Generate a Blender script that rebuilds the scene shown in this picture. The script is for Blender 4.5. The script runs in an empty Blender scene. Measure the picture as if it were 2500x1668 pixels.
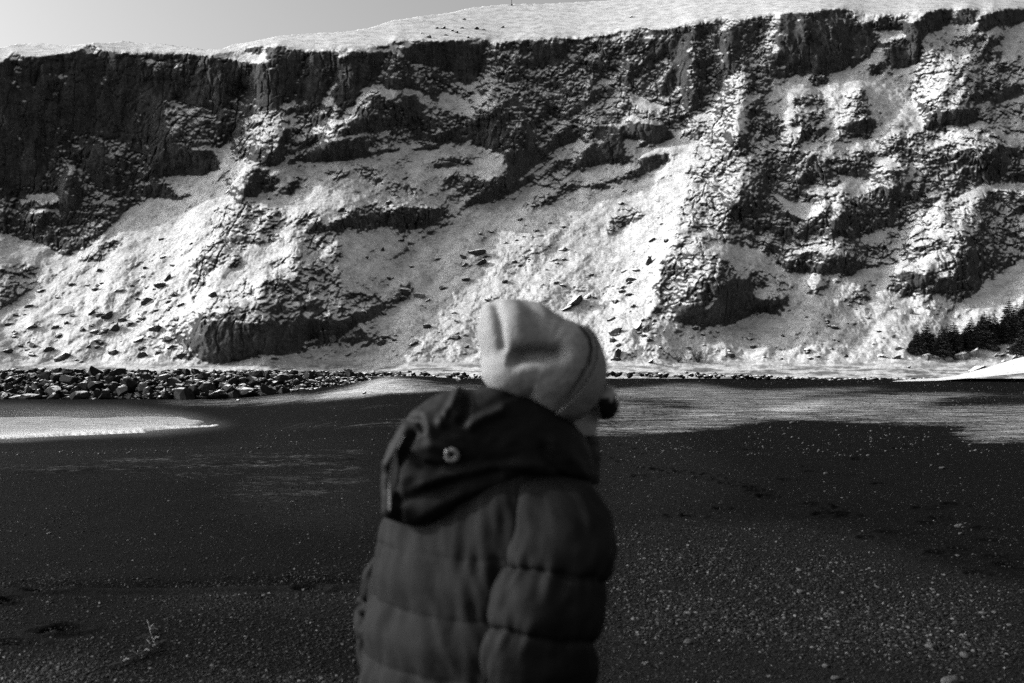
import bpy, bmesh, math, random
import numpy as np
from mathutils import Vector, Matrix, Quaternion

scene = bpy.context.scene
C = scene.collection
random.seed(7)

# ------------------------------------------------------------------ camera, sky, sun, exposure
F = 2778.0            # focal length in photo pixels (2500 wide): a 40 mm lens
HOR = 895.0           # photo row of the eye-level horizon
EYE = 1.65
cam_d = bpy.data.cameras.new('camera')
cam_d.lens = 40.0
cam_d.sensor_width = 36.0
cam_d.shift_y = (HOR - 834.0) / 2500.0
cam_d.clip_start = 0.1
cam_d.clip_end = 3000.0
cam_d.dof.use_dof = True
cam_d.dof.focus_distance = 75.0
cam_d.dof.aperture_fstop = 3.9
cam = bpy.data.objects.new('camera', cam_d)
C.objects.link(cam)
cam.location = (0, 0, EYE)
cam.rotation_euler = (math.radians(90), 0, 0)
scene.camera = cam

SUN_EL = math.radians(25.0)
SUN_AZ = math.radians(-84.5)      # from +Y (view direction), negative = to the left
sun_dir = Vector((math.sin(SUN_AZ) * math.cos(SUN_EL), math.cos(SUN_AZ) * math.cos(SUN_EL), math.sin(SUN_EL)))

world = bpy.data.worlds.new('World')
scene.world = world
world.use_nodes = True
wn = world.node_tree
wn.nodes.clear()
sky = wn.nodes.new('ShaderNodeTexSky')
sky.sky_type = 'NISHITA'
sky.sun_disc = False
sky.sun_elevation = SUN_EL
sky.sun_rotation = SUN_AZ
sky.altitude = 0
sky.air_density = 1.0
sky.dust_density = 5.0
sky.ozone_density = 1.0
sep = wn.nodes.new('ShaderNodeSeparateColor')     # black-and-white film behind a red filter
bgn = wn.nodes.new('ShaderNodeBackground')
bgn.inputs['Strength'].default_value = 0.15
wo = wn.nodes.new('ShaderNodeOutputWorld')
wn.links.new(sky.outputs[0], sep.inputs[0])
wn.links.new(sep.outputs[0], bgn.inputs['Color'])
wn.links.new(bgn.outputs[0], wo.inputs[0])

sun_l = bpy.data.lights.new('sun', 'SUN')
sun_l.energy = 2.75
sun_l.angle = math.radians(0.5)
sun_l.color = (1, 1, 1)
sun = bpy.data.objects.new('sun', sun_l)
C.objects.link(sun)
sun.rotation_euler = (-sun_dir).to_track_quat('-Z', 'Y').to_euler()

scene.view_settings.view_transform = 'Standard'
scene.view_settings.look = 'None'
scene.view_settings.gamma = 1.0
scene.view_settings.use_curve_mapping = False
scene.view_settings.exposure = 0.80
scene.render.engine = 'CYCLES'
scene.cycles.max_bounces = 4
scene.cycles.diffuse_bounces = 2
scene.cycles.use_denoising = False

# ------------------------------------------------------------------ helpers
def h32(x):
    x = x.astype(np.uint32)
    x ^= x >> np.uint32(16); x *= np.uint32(0x7feb352d)
    x ^= x >> np.uint32(15); x *= np.uint32(0x846ca68b)
    x ^= x >> np.uint32(16)
    return x

def _corner(ix, iy, iz, seed):
    k = ix.astype(np.uint32) * np.uint32(374761393) + iy.astype(np.uint32) * np.uint32(668265263) \
        + iz.astype(np.uint32) * np.uint32(2246822519) + np.uint32(seed * 7919 + 13)
    return h32(k)

def noise3(x, y, z, seed=0):
    """gradient noise, about -1..1, vectorised"""
    shp = np.broadcast(x, y, z).shape
    x = np.broadcast_to(np.asarray(x, np.float32), shp).ravel()
    y = np.broadcast_to(np.asarray(y, np.float32), shp).ravel()
    z = np.broadcast_to(np.asarray(z, np.float32), shp).ravel()
    fx = np.floor(x); fy = np.floor(y); fz = np.floor(z)
    ix = fx.astype(np.int64); iy = fy.astype(np.int64); iz = fz.astype(np.int64)
    x = x - fx; y = y - fy; z = z - fz
    u = x * x * x * (x * (x * 6 - 15) + 10)
    v = y * y * y * (y * (y * 6 - 15) + 10)
    w = z * z * z * (z * (z * 6 - 15) + 10)
    def g(dx, dy, dz):
        h = _corner(ix + dx, iy + dy, iz + dz, seed)
        gx = (h & np.uint32(1023)).astype(np.float32) / 511.5 - 1
        gy = ((h >> np.uint32(10)) & np.uint32(1023)).astype(np.float32) / 511.5 - 1
        gz = ((h >> np.uint32(20)) & np.uint32(1023)).astype(np.float32) / 511.5 - 1
        return gx * (x - dx) + gy * (y - dy) + gz * (z - dz)
    a = g(0, 0, 0); a += u * (g(1, 0, 0) - a)
    b = g(0, 1, 0); b += u * (g(1, 1, 0) - b)
    a += v * (b - a)
    c = g(0, 0, 1); c += u * (g(1, 0, 1) - c)
    d = g(0, 1, 1); d += u * (g(1, 1, 1) - d)
    c += v * (d - c)
    a += w * (c - a)
    return (a * 1.3).reshape(shp)

def fbm3(x, y, z, oct=4, seed=0, gain=0.5):
    s = 0; amp = 1.0; f = 1.0
    for i in range(oct):
        s = s + amp * noise3(x * f, y * f, z * f, seed + i)
        amp *= gain; f *= 2.03
    return s

def sstep(a, b, x):
    t = np.clip((x - a) / (b - a), 0, 1)
    return t * t * (3 - 2 * t)

def blur(a, sig, axis):
    r = int(max(1, round(sig * 3)))
    k = np.exp(-0.5 * (np.arange(-r, r + 1) / sig) ** 2); k /= k.sum()
    p = [(0, 0), (0, 0)]; p[axis] = (r, r)
    b = np.pad(a, p, mode='edge')
    out = np.zeros_like(a)
    n = a.shape[axis]
    for i, w in enumerate(k):
        out += w * (b[i:i + n, :] if axis == 0 else b[:, i:i + n])
    return out

def blur2(a, s): return blur(blur(a, s, 0), s, 1)

def bilin(a, fx, fy):
    h, w = a.shape
    fx = np.clip(fx, 0, w - 1.001); fy = np.clip(fy, 0, h - 1.001)
    x0 = fx.astype(int); y0 = fy.astype(int); tx = fx - x0; ty = fy - y0
    return (a[y0, x0] * (1 - tx) + a[y0, x0 + 1] * tx) * (1 - ty) + (a[y0 + 1, x0] * (1 - tx) + a[y0 + 1, x0 + 1] * tx) * ty

def grid_mesh(name, P, mat, attrs=None, smooth=True):
    """P: (rows, cols, 3) -> mesh object"""
    r, c, _ = P.shape
    me = bpy.data.meshes.new(name)
    nv = r * c
    idx = np.arange(nv).reshape(r, c)
    q = np.stack([idx[:-1, :-1], idx[:-1, 1:], idx[1:, 1:], idx[1:, :-1]], -1).reshape(-1, 4)
    nf = len(q)
    me.vertices.add(nv); me.vertices.foreach_set('co', P.reshape(-1).astype(np.float32))
    me.loops.add(nf * 4); me.loops.foreach_set('vertex_index', q.reshape(-1).astype(np.int32))
    me.polygons.add(nf)
    me.polygons.foreach_set('loop_start', np.arange(0, nf * 4, 4, dtype=np.int32))
    me.polygons.foreach_set('use_smooth', np.full(nf, smooth))
    me.update(calc_edges=True)
    for k, a in (attrs or {}).items():
        at = me.attributes.new(k, 'FLOAT', 'POINT')
        at.data.foreach_set('value', a.reshape(-1).astype(np.float32))
    me.materials.append(mat)
    o = bpy.data.objects.new(name, me)
    C.objects.link(o)
    return o

def tag(o, label=None, cat=None, group=None, kind=None):
    for k, v in (('label', label), ('category', cat), ('group', group), ('kind', kind)):
        if v: o[k] = v
    return o

def new_mat(name):
    m = bpy.data.materials.new(name); m.use_nodes = True
    nt = m.node_tree
    b = nt.nodes['Principled BSDF']
    return m, nt, b

class NT:
    """tiny node-graph helper"""
    def __init__(s, nt): s.nt = nt
    def n(s, typ, **kw):
        nd = s.nt.nodes.new(typ)
        for k, v in kw.items(): setattr(nd, k, v)
        return nd
    def l(s, a, b): s.nt.links.new(a, b)
    def math(s, op, a, b=None, clamp=False):
        nd = s.n('ShaderNodeMath', operation=op, use_clamp=clamp)
        for i, v in enumerate((a, b)):
            if v is None: continue
            if isinstance(v, (int, float)): nd.inputs[i].default_value = v
            else: s.l(v, nd.inputs[i])
        return nd.outputs[0]
    def noise(s, scale, detail=3, rough=0.6, vec=None, dist=0.0):
        nd = s.n('ShaderNodeTexNoise')
        nd.inputs['Scale'].default_value = scale; nd.inputs['Detail'].default_value = detail
        nd.inputs['Roughness'].default_value = rough; nd.inputs['Distortion'].default_value = dist
        if vec is not None: s.l(vec, nd.inputs['Vector'])
        return nd.outputs['Fac']
    def ramp(s, fac, stops):
        nd = s.n('ShaderNodeValToRGB')
        el = nd.color_ramp.elements
        while len(el) < len(stops): el.new(0.5)
        for e, (p, v) in zip(el, stops):
            e.position = p; e.color = (v, v, v, 1)
        s.l(fac, nd.inputs['Fac'])
        return nd.outputs['Color']
    def mix(s, fac, a, b):
        nd = s.n('ShaderNodeMix', data_type='RGBA')
        for sock, v in ((nd.inputs[0], fac), (nd.inputs[6], a), (nd.inputs[7], b)):
            if isinstance(v, (int, float)):
                if sock.type == 'RGBA': sock.default_value = (v, v, v, 1)
                else: sock.default_value = v
            else: s.l(v, sock)
        return nd.outputs[2]
    def attr(s, name, typ='GEOMETRY'):
        nd = s.n('ShaderNodeAttribute', attribute_name=name, attribute_type=typ)
        return nd.outputs['Fac']
    def geo_pos(s):
        return s.n('ShaderNodeNewGeometry').outputs['Position']
    def mapping(s, vec, scale=(1, 1, 1), rot=(0, 0, 0)):
        nd = s.n('ShaderNodeMapping')
        nd.inputs['Scale'].default_value = scale; nd.inputs['Rotation'].default_value = rot
        s.l(vec, nd.inputs['Vector'])
        return nd.outputs[0]
    def bump(s, h, strength, dist, b):
        nd = s.n('ShaderNodeBump')
        nd.inputs['Strength'].default_value = strength; nd.inputs['Distance'].default_value = dist
        s.l(h, nd.inputs['Height']); s.l(nd.outputs[0], b.inputs['Normal'])

# ------------------------------------------------------------------ materials of the land
def mat_rock_snow(name, rock_lo=0.007, rock_hi=0.085, snow_lo=.22, snow_hi=.60):
    m, nt, b = new_mat(name); g = NT(nt)
    pos = g.geo_pos()
    n1 = g.noise(0.35, 5, 0.65, pos)
    n2 = g.noise(2.2, 4, 0.6, pos)
    n3 = g.noise(0.9, 4, 0.65, g.mapping(pos, (1.0, .5, .12)))
    nn = g.math('ADD', g.math('ADD', g.math('MULTIPLY', n1, 0.35), g.math('MULTIPLY', n2, 0.3)), g.math('MULTIPLY', n3, .35))
    rock = g.ramp(nn, [(0.36, rock_lo), (0.50, rock_lo * .4 + rock_hi * .4), (0.66, rock_hi)])
    sm = g.math('ADD', g.math('MULTIPLY', g.noise(0.5, 4, 0.6, pos), .45), g.math('MULTIPLY', g.noise(2.6, 3, 0.7, pos), .55))
    sn = g.ramp(sm, [(0.36, snow_lo), (0.52, snow_lo * .3 + snow_hi * .7), (0.64, snow_hi)])
    col = g.mix(g.attr('snow'), rock, sn)
    g.l(col, b.inputs['Base Color'])
    b.inputs['Roughness'].default_value = 0.92
    b.inputs['Specular IOR Level'].default_value = 0.15
    g.bump(g.noise(5.0, 4, 0.7, pos), 0.25, 0.12, b)
    return m

M_CLIFF = mat_rock_snow('snowy_basalt_cliff')
# ------------------------------------------------------------------ the cliff: surveyed ledges, gullies and walls
# Each entry: survey frame, class, sideways tilt (positive = leans towards the sun on the left), outline
ZF = {'A': (0, 80, .27234), 'B': (560, 60, .27234), 'C': (1100, 40, .27234), 'D': (1860, 250, .287),
      '1': (0, 0, .35745), '2': (830, 0, .35745), '3': (1660, 0, .35745), '4': (0, 450, .35745),
      '5': (830, 450, .35745), '6': (1660, 450, .35745), 'X': (0, 0, 1.0)}
#        slope  rock  rough
CLS = {'C': (.10, .95, .72), 'O': (-.28, 1.0, .5), 'M': (.72, .67, 1.0), 'D': (.5, .80, 1.0),
       'L': (1.0, .49, .95), 'S': (1.28, .26, .55), 'G': (1.25, .17, .3), 'P': (2.0, .05, .10), 'K': (.3, .85, .8)}
SKY = [(-600, 120), (-200, 118), (0, 116), (40, 106), (100, 105), (140, 110), (190, 108), (230, 103), (262, 104), (300, 99), (330, 104), (400, 107), (450, 113),
       (500, 121), (540, 119), (570, 108), (620, 100), (680, 87), (740, 82), (800, 79), (840, 77), (900, 68), (960, 49), (1030, 39),
       (1100, 30), (1150, 18), (1200, 13), (1250, 9), (1330, 9), (1400, 5), (1470, 1), (1550, -2), (1700, -12), (2000, -40), (2500, -70), (3100, -90)]
RIM = [(-600, 135), (-100, 140), (0, 150), (20, 140), (30, 125), (60, 135), (110, 137), (160, 126), (200, 113), (228, 105), (250, 120), (300, 124), (340, 127), (420, 125),
       (470, 128), (510, 137), (540, 124), (600, 113), (640, 109), (690, 110), (740, 117), (830, 115), (900, 111), (945, 108), (960, 99), (1000, 95), (1090, 97), (1190, 92),
       (1200, 100), (1270, 95), (1340, 88), (1400, 92), (1460, 85), (1570, 62), (1600, 70), (1660, 62), (1700, 45), (1740, 42), (1800, 45), (1830, 38),
       (1890, 30), (1910, 27), (2040, 18), (2060, 17), (2130, 31), (2200, 35), (2230, 25), (2300, 22), (2340, 15), (2400, 22), (2440, 20), (2500, 17), (3100, 20)]
FEATS = [
 # --- left cliff
 ('X','C',.05,[-600,136,0,150,28,126,60,136,160,127,230,105,262,122,340,128,470,129,520,139,595,150,600,200,600,255,560,290,530,300,520,345,440,372,400,370,330,345,300,355,230,335,170,335,130,375,100,445,40,470,0,485,-600,530]),
 ('X','D',.0,[-600,530,0,483,40,468,100,443,130,373,170,333,230,333,300,352,330,343,400,367,395,428,430,445,470,470,430,492,360,492,300,522,262,560,240,585,180,620,150,622,90,592,0,565,-600,600]),
 ('A','M',-.1,[1480,600,1560,560,1700,660,1830,650,1900,700,1960,720,1950,800,1930,900,1930,1010,1820,990,1700,1040,1560,1050,1500,960,1480,820]),
 ('A','D',-.05,[1960,780,2080,500,2200,490,2220,620,2180,760,2200,860,2060,940,1960,1060,1920,900]),
 ('A','C',-.1,[2090,620,2200,560,2230,660,2180,760,2100,720]),
 ('A','D',-.15,[530,900,650,880,700,1000,820,910,960,990,1100,980,1150,1050,1300,1060,1450,1010,1530,1050,1480,1150,1300,1200,1150,1250,1000,1150,960,1050,900,1180,740,1080,600,1000]),
 ('A','C',-.1,[730,990,830,930,950,1010,960,1120,900,1250,780,1200,740,1100]),
 ('A','C',.15,[1480,1130,1560,1050,1700,1060,1900,1040,1960,1100,1960,1210,1860,1260,1660,1265,1450,1270,1430,1220]),
 ('A','O',-.2,[1480,1230,1640,1180,1900,1200,1930,1225,1840,1265,1660,1268,1450,1275]),
 ('A','G',-.05,[1450,1285,1560,1270,1860,1275,1900,1300,1840,1360,1700,1420,1620,1450,1540,1380]),
 ('A','C',-.2,[1240,1370,1400,1340,1500,1380,1590,1470,1480,1475,1330,1490,1260,1440]),
 ('A','G',.0,[1240,1440,1330,1500,1480,1475,1600,1480,1640,1530,1500,1542,1300,1542]),
 ('A','G',-.05,[160,1500,300,1440,470,1430,540,1440,540,1500,420,1510,300,1500,180,1530]),
 ('4','G',-.05,[150,170,290,155,400,160,410,220,330,180,250,180]),
 ('A','C',-.3,[560,1330,600,1200,650,1180,680,1260,720,1300,700,1420,740,1500,680,1542,570,1542,540,1440]),
 ('A','L',-.1,[720,1300,820,1280,860,1400,960,1420,1060,1542,760,1542,740,1420]),
 ('A','L',.1,[600,1190,660,1180,690,1260,640,1280]),
 ('A','L',.15,[960,160,1040,120,1150,140,1290,150,1250,200,1200,190,1080,190]),
 ('A','L',-.05,[1280,170,1340,230,1480,230,1460,290,1400,350,1340,300,1290,260]),
 ('A','L',-.05,[1540,230,1640,230,1660,290,1600,340,1550,310]),
 ('A','L',-.05,[780,130,860,90,900,150,840,200,790,180]),
 ('A','M',-.05,[70,180,200,170,210,260,110,240]), ('A','L',-.05,[100,290,170,285,210,360,140,355]),
 ('4','G',-.08,[0,440,60,400,200,390,330,420,420,480,520,490,480,530,340,570,270,620,250,540,150,540,0,560]),
 ('4','L',.05,[0,560,140,540,250,560,260,660,200,690,160,760,60,850,0,860]),
 ('4','D',-.05,[0,690,130,700,220,720,150,790,60,840,0,850]),
 ('4','M',.05,[440,660,560,500,740,390,820,410,720,500,640,610,500,690]),
 ('4','G',-.12,[730,540,900,390,1060,370,1000,440,840,490,780,540]),
 ('4','G',.05,[800,330,930,240,1250,190,1400,120,1470,110,1440,220,1250,290,1050,370,850,370]),
 ('4','S',.7,[0,850,150,780,330,670,540,520,800,540,1000,440,1130,340,1290,220,1460,150,1470,280,1350,310,1300,400,1250,480,1150,500,1000,600,800,720,560,760,400,850,200,950,0,1000]),
 # lit wall between the dark faces
 ('B','C',.30,[100,330,330,340,350,150,430,140,510,150,530,250,560,430,600,560,520,640,460,740,330,780,290,850,240,780,250,650,170,560,140,440]),
 ('B','C',.0,[510,200,700,240,660,380,600,500,560,430]),
 ('B','K',-.1,[560,380,620,480,600,640,520,700,470,640]),
 ('B','C',-.2,[120,230,200,180,310,170,300,240,210,260]), ('B','G',.2,[80,280,160,270,300,270,320,340,210,350,110,300]),
 ('B','D',.1,[0,560,150,570,230,680,200,760,150,850,100,900,130,1000,0,1020]),
 ('B','M',.35,[150,850,260,700,330,780,460,740,500,760,420,830,300,860,230,930,150,1000,120,940]),
 ('B','C',-.05,[700,240,940,230,960,380,920,540,830,680,800,760,700,780,590,790,600,620,650,480]),
 ('B','C',.15,[700,260,800,380,830,560,800,600,760,500,710,380]),
 ('B','C',.22,[930,330,1070,240,1180,480,1190,570,1120,680,1060,740,960,760,930,640,980,540,960,420]),
 ('B','C',-.1,[1070,230,1400,240,1380,360,1350,500,1250,560,1190,560,1170,420]),
 ('B','L',.5,[690,250,720,250,680,390,620,520,600,660,560,780,500,830,470,780,560,700,600,560,640,420]),
 ('B','D',.05,[590,800,700,790,830,700,960,770,1060,750,1100,690,1080,800,960,850,860,900,720,920,600,880]),
 ('B','L',.95,[0,1030,140,1000,300,870,420,830,500,830,560,870,500,960,480,1060,430,1160,350,1250,260,1280,120,1240,0,1200]),
 ('B','O',-.5,[490,930,530,930,520,1040,490,1130,470,1220,400,1250,370,1240,440,1130]),
 ('B','L',-.1,[560,900,660,900,830,960,820,1050,760,1100,660,1200,510,1210,480,1110,520,1040]),
 ('B','L',.8,[820,960,1000,830,1080,820,1130,770,1150,790,1060,880,960,960,900,1040,830,1070,800,1040]),
 ('B','M',.25,[1100,810,1250,600,1360,490,1400,520,1320,620,1380,650,1300,700,1180,800,1080,840]),
 ('B','D',-.05,[1080,860,1250,700,1400,660,1560,760,1700,760,1850,850,1870,1060,1700,1070,1560,900,1450,960,1380,940,1200,970,960,1000,1000,900]),
 ('B','C',-.1,[1090,850,1280,800,1400,830,1420,930,1240,950,1080,950,1000,960]),
 ('B','M',-.1,[1400,240,1500,240,1660,400,1680,480,1600,500,1460,480,1380,420]),
 ('B','C',-.15,[1380,420,1460,480,1600,500,1660,480,1700,540,1760,600,1640,560,1500,590,1400,560,1360,500]),
 ('B','G',-.05,[1500,590,1620,550,1720,610,1820,600,1760,640,1640,600,1560,620]),
 ('B','C',-.1,[1570,620,1650,610,1750,760,1680,840,1560,820,1540,720]),
 ('B','G',-.1,[1880,620,2000,620,2190,720,2180,820,2060,800,1960,720,1900,680]),
 ('B','M',-.12,[1700,400,1860,390,2060,560,2200,590,2190,700,2000,620,1880,600,1850,760,1780,640,1700,560]),
 ('B','M',-.05,[1860,760,2000,780,2140,830,2180,900,2120,1000,2000,960,1900,940,1850,860]),
 ('B','L',-.1,[1460,960,1600,1000,1690,1050,1560,1070,1440,1040,1380,990]),
 ('B','M',-.05,[1060,1000,1300,1000,1400,1060,1340,1120,1200,1080,1080,1060]),
 ('B','O',-.1,[650,1220,760,1110,860,1070,1050,1020,1100,1100,1260,1130,1200,1190,1060,1220,880,1235]),
 ('B','O',-.1,[1200,1190,1340,1130,1500,1110,1560,1130,1860,1060,1880,1120,1780,1125,1640,1120,1480,1140,1340,1150]),
 ('B','C',.1,[1870,960,2000,960,2120,1020,2080,1080,1960,1060,1870,1060]),
 ('B','O',-.2,[1500,200,1680,170,1880,150,2040,180,2330,150,2330,190,2280,400,2220,500,2140,540,2060,500,2000,420,1860,380,1740,360,1640,330,1540,250]),
 # upper white field and its ragged lower lip
 ('B','S',.22,[340,1260,700,1240,900,1240,1200,1200,1340,1155,1640,1120,1850,1130,2000,1180,2200,1220,2350,1260,2350,1542,120,1542,140,1300]),
 ('X','S',.30,[690,398,760,400,900,385,1000,368,1070,368,1150,390,1200,402,1240,445,1140,500,1040,490,900,495,830,510,700,560,620,590,540,590,560,520,600,440]),
 ('B','C',-.25,[140,1300,230,1280,320,1290,310,1420,260,1542,120,1542]), ('B','D',-.1,[310,1300,400,1330,430,1400,400,1500,300,1500]),
 ('B','D',-.2,[560,1360,640,1390,640,1440,560,1542,510,1530,540,1430]),
 ('B','M',.1,[900,1300,1060,1300,1080,1360,940,1390,880,1350]),
 ('B','L',.45,[1130,1320,1300,1260,1420,1290,1330,1350,1400,1440,1280,1440,1180,1380]),
 ('B','L',.5,[1420,1470,1560,1350,1660,1430,1700,1542,1440,1542]),
 ('B','M',.0,[1880,1180,2040,1170,2170,1230,2230,1260,2000,1260,1830,1280]),
 ('4','L',.25,[1500,140,1640,100,1760,100,1860,170,1950,160,1900,300,1820,380,1700,370,1560,380,1470,330,1430,260]),
 ('2','M',-.05,[800,1180,930,1200,1000,1230,1120,1230,1180,1290,1110,1310,1000,1340,880,1330,720,1270,690,1220]),
 ('2','D',-.15,[700,1220,820,1300,920,1340,1040,1210,1150,1200,1180,1280,1090,1320,1010,1360,880,1410,860,1370,930,1340]),
 ('2','O',-.2,[870,1400,930,1350,1080,1300,1190,1270,1300,1190,1420,1100,1390,1130,1300,1240,1180,1290,1060,1360]),
 ('5','M',.05,[0,170,200,150,380,140,540,160,690,150,740,170,700,210,600,260,520,300,410,310,400,280,300,290,170,330,80,300,0,320]),
 ('5','D',-.15,[180,320,340,170,520,190,690,160,720,200,600,250,480,290,410,305,420,250,320,260,240,300]),
 ('4','D',-.1,[2080,290,2130,230,2220,290,2350,220,2350,330,2200,330,2100,330]),
 ('4','L',.8,[2040,240,2140,170,2150,230,2080,310,2040,290]),
 # lower-left bluff
 ('4','L',.35,[1460,330,1640,380,1720,400,1600,470,1500,560,1420,650,1340,780,1310,840,1300,700,1350,500,1420,400]),
 ('4','D',-.15,[1430,440,1500,360,1640,350,1780,370,1900,350,1950,370,1880,400,1780,410,1640,380,1540,420,1480,470]),
 ('4','M',-.15,[1380,550,1440,450,1540,420,1580,450,1500,520,1420,560]),
 ('4','D',-.3,[1560,560,1590,480,1640,480,1640,540,1600,570]),
 ('4','L',.5,[1700,800,1740,700,1830,600,1960,430,2000,380,1990,450,1920,560,1860,640,1780,720]),
 ('4','M',.0,[1340,900,1440,820,1540,730,1680,640,1720,700,1740,820,1650,860,1500,870,1400,920]),
 ('4','M',-.1,[1780,700,1900,620,2000,640,2100,660,2160,740,2100,800,1990,820,1900,900,1840,820]),
 ('4','L',-.05,[2000,450,2120,360,2350,330,2350,760,2260,860,2200,800,2160,700,2050,640,1980,580]),
 ('5','G',-.08,[0,340,250,330,430,360,470,420,440,500,400,620,300,720,180,760,60,760,0,720]),
 ('5','M',-.1,[0,760,200,750,300,780,330,830,240,880,100,900,0,920]),
 ('5','O',-.15,[0,930,100,880,230,830,310,830,200,900,80,970,0,1010]),
 ('X','O',-.35,[470,800,482,775,520,752,560,742,610,740,640,722,700,712,725,735,790,735,800,765,832,790,850,792,900,765,935,742,930,768,880,790,840,812,790,832,740,855,690,860,640,860,600,872,560,884,510,886,482,866,466,830]),
 ('X','O',-.12,[482,840,560,835,640,820,730,830,735,853,690,860,640,860,600,872,560,884,510,886,482,866]),
 ('X','K',-.1,[466,806,480,772,510,752,560,735,610,738,640,715,700,705,740,722,790,730,812,765,790,792,740,782,700,795,660,788,610,800,560,785,520,800,490,826]),
 ('4','D',-.1,[1770,700,1850,640,1960,660,2000,750,1960,830,1860,820,1780,780]),
 ('4','D',.2,[2040,1110,2110,1040,2180,1000,2250,980,2290,1000,2240,1060,2150,1120,2060,1140]),
 # middle wall
 ('X','M',.10,[1190,108,1340,100,1470,98,1570,75,1670,70,1660,250,1640,330,1530,340,1440,350,1340,390,1300,370,1200,300,1190,260,1160,210]),
 ('C','O',-.1,[700,240,900,240,1080,250,1040,360,980,450,900,430,780,400]), ('C','C',-.1,[670,400,730,350,780,400,760,450,680,460]),
 ('C','L',.2,[980,250,1240,240,1330,330,1250,380,1100,390,1040,350]),
 ('C','K',-.5,[1350,330,1400,270,1400,310,1360,410,1350,500,1320,540,1340,440]),
 ('C','L',.25,[280,260,420,300,600,320,660,440,500,500,300,520,260,600,320,420]),
 ('C','L',.55,[220,830,300,690,380,620,560,600,620,540,600,640,540,660,440,740,420,800,300,840,240,890]),
 ('C','D',.05,[180,960,280,830,380,850,520,720,620,740,680,880,720,1010,740,1140,880,1230,880,1290,760,1310,640,1420,580,1500,510,1420,500,1240,380,1200,340,1180,200,1160]),
 ('C','C',.30,[180,1060,230,1000,340,1000,370,1080,340,1170,220,1160]),
 ('C','O',-.55,[560,700,600,720,660,860,700,960,720,1010,680,1020,640,900,600,800]),
 ('C','C',.28,[690,1020,720,1030,760,1140,860,1220,880,1270,780,1290,700,1250,660,1180]),
 ('C','O',-.2,[500,1210,700,1200,720,1280,800,1300,640,1420,580,1500,520,1420,500,1300]),
 ('C','M',-.05,[680,880,760,870,960,910,1100,960,1120,1120,1000,1150,900,1180,860,1200,760,1080,720,1010]),
 ('C','O',-.2,[950,1060,1040,1020,1140,1060,1130,1130,1000,1150,900,1190,880,1200]),
 ('C','L',.55,[1080,900,1300,760,1420,740,1600,660,1640,700,1500,800,1440,880,1340,980,1220,1080,1180,1080,1100,960]),
 ('C','G',.1,[1600,670,1680,690,1760,760,1840,800,1920,800,1880,860,1760,840,1640,780]),
 ('C','D',.1,[1660,150,1880,140,1920,260,1880,380,1760,420,1700,560,1780,600,1860,680,1900,740,1800,720,1600,640,1580,560,1700,440,1720,300]),
 ('C','L',.35,[1330,600,1480,300,1640,330,1700,420,1560,420,1580,540,1480,640,1360,690]),
 ('C','O',-.3,[1720,420,1900,260,1920,300,1880,380,1760,420]), ('C','C',-.2,[1500,420,1560,400,1590,440,1560,480]),
 ('C','C',.28,[1960,200,2100,160,2140,200,2140,380,2090,600,2040,600,2060,450,2000,430,1940,320]),
 ('C','C',-.2,[1900,720,1880,640,1960,460,2040,440,2050,500,1980,690]),
 ('C','M',-.05,[1480,900,1640,860,1780,880,1900,900,1900,960,1760,960,1640,900,1540,980,1440,960]),
 ('C','O',-.3,[1530,980,1640,900,1720,960,1860,970,1960,1000,2000,1080,1880,1140,1760,1130,1680,1080,1560,1090]),
 ('C','C',.33,[1350,1000,1440,980,1530,1000,1540,1100,1560,1200,1600,1320,1400,1310,1370,1240,1340,1130]),
 ('C','O',-.35,[1150,1350,1220,1160,1310,1130,1340,1180,1370,1260,1410,1310,1280,1330]),
 ('C','O',-.3,[1280,1060,1320,950,1360,1000,1370,1080,1300,1100]),
 ('C','S',.35,[880,1230,1000,1160,1180,1110,1210,1130,1160,1260,1060,1260,960,1240]),
 ('C','M',.0,[880,1310,960,1260,1080,1260,1120,1320,1040,1400,900,1380]),
 ('C','O',-.2,[880,1360,930,1320,1040,1370,980,1400,900,1390]),
 ('C','L',.3,[700,1542,760,1400,880,1380,1020,1380,1120,1340,1060,1430,960,1500,900,1542]),
 ('C','S',.55,[1060,1420,1160,1360,1300,1330,1600,1330,1620,1360,1540,1410,1400,1440,1200,1500,1060,1480]),
 ('C','S',.45,[1600,1120,1700,1090,1880,1140,2000,1090,1940,1190,1800,1230,1660,1290,1600,1250]),
 ('C','D',-.2,[900,1500,1060,1480,1200,1510,1380,1480,1560,1420,1700,1350,1700,1440,1500,1490,1300,1530,1060,1542]),
 ('C','O',-.2,[1690,1300,1800,1240,1940,1200,1960,1290,1820,1370,1700,1400]),
 ('2','L',.25,[1300,1340,1480,1260,1640,1290,1560,1320,1420,1400,1300,1460,1250,1380]),
 # main scree
 ('X','S',.85,[1300,450,1450,470,1560,445,1650,395,1740,330,1760,345,1740,420,1720,480,1690,560,1640,650,1600,720,1580,800,1560,850,1500,870,1300,860,1080,880,800,885,860,840,950,780,1000,690,1010,600,1100,530,1200,490]),
 ('X','L',.40,[1690,360,1730,350,1740,400,1700,420]), ('X','M',.3,[1672,410,1705,400,1735,400,1720,450,1690,450]),
 ('5','L',.30,[1800,330,1900,180,2030,150,2080,230,2000,260,1880,360]), ('5','L',.3,[1250,140,1400,60,1500,90,1440,150,1280,190]),
 ('5','G',.15,[480,640,560,570,660,600,680,680,560,720,500,700]), ('5','D',-.3,[380,790,420,680,470,680,500,740,440,790]),
 # sunlit right shoulder
 ('X','M',.25,[1668,66,1740,45,1830,42,1895,40,1890,120,1875,160,1860,200,1800,250,1790,330,1770,360,1740,370,1720,345,1660,335,1650,250]),
 ('3','C',.1,[0,180,100,180,110,260,60,420,40,560,0,580]), ('3','C',-.1,[60,200,120,200,250,160,240,220,60,260]),
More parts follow.
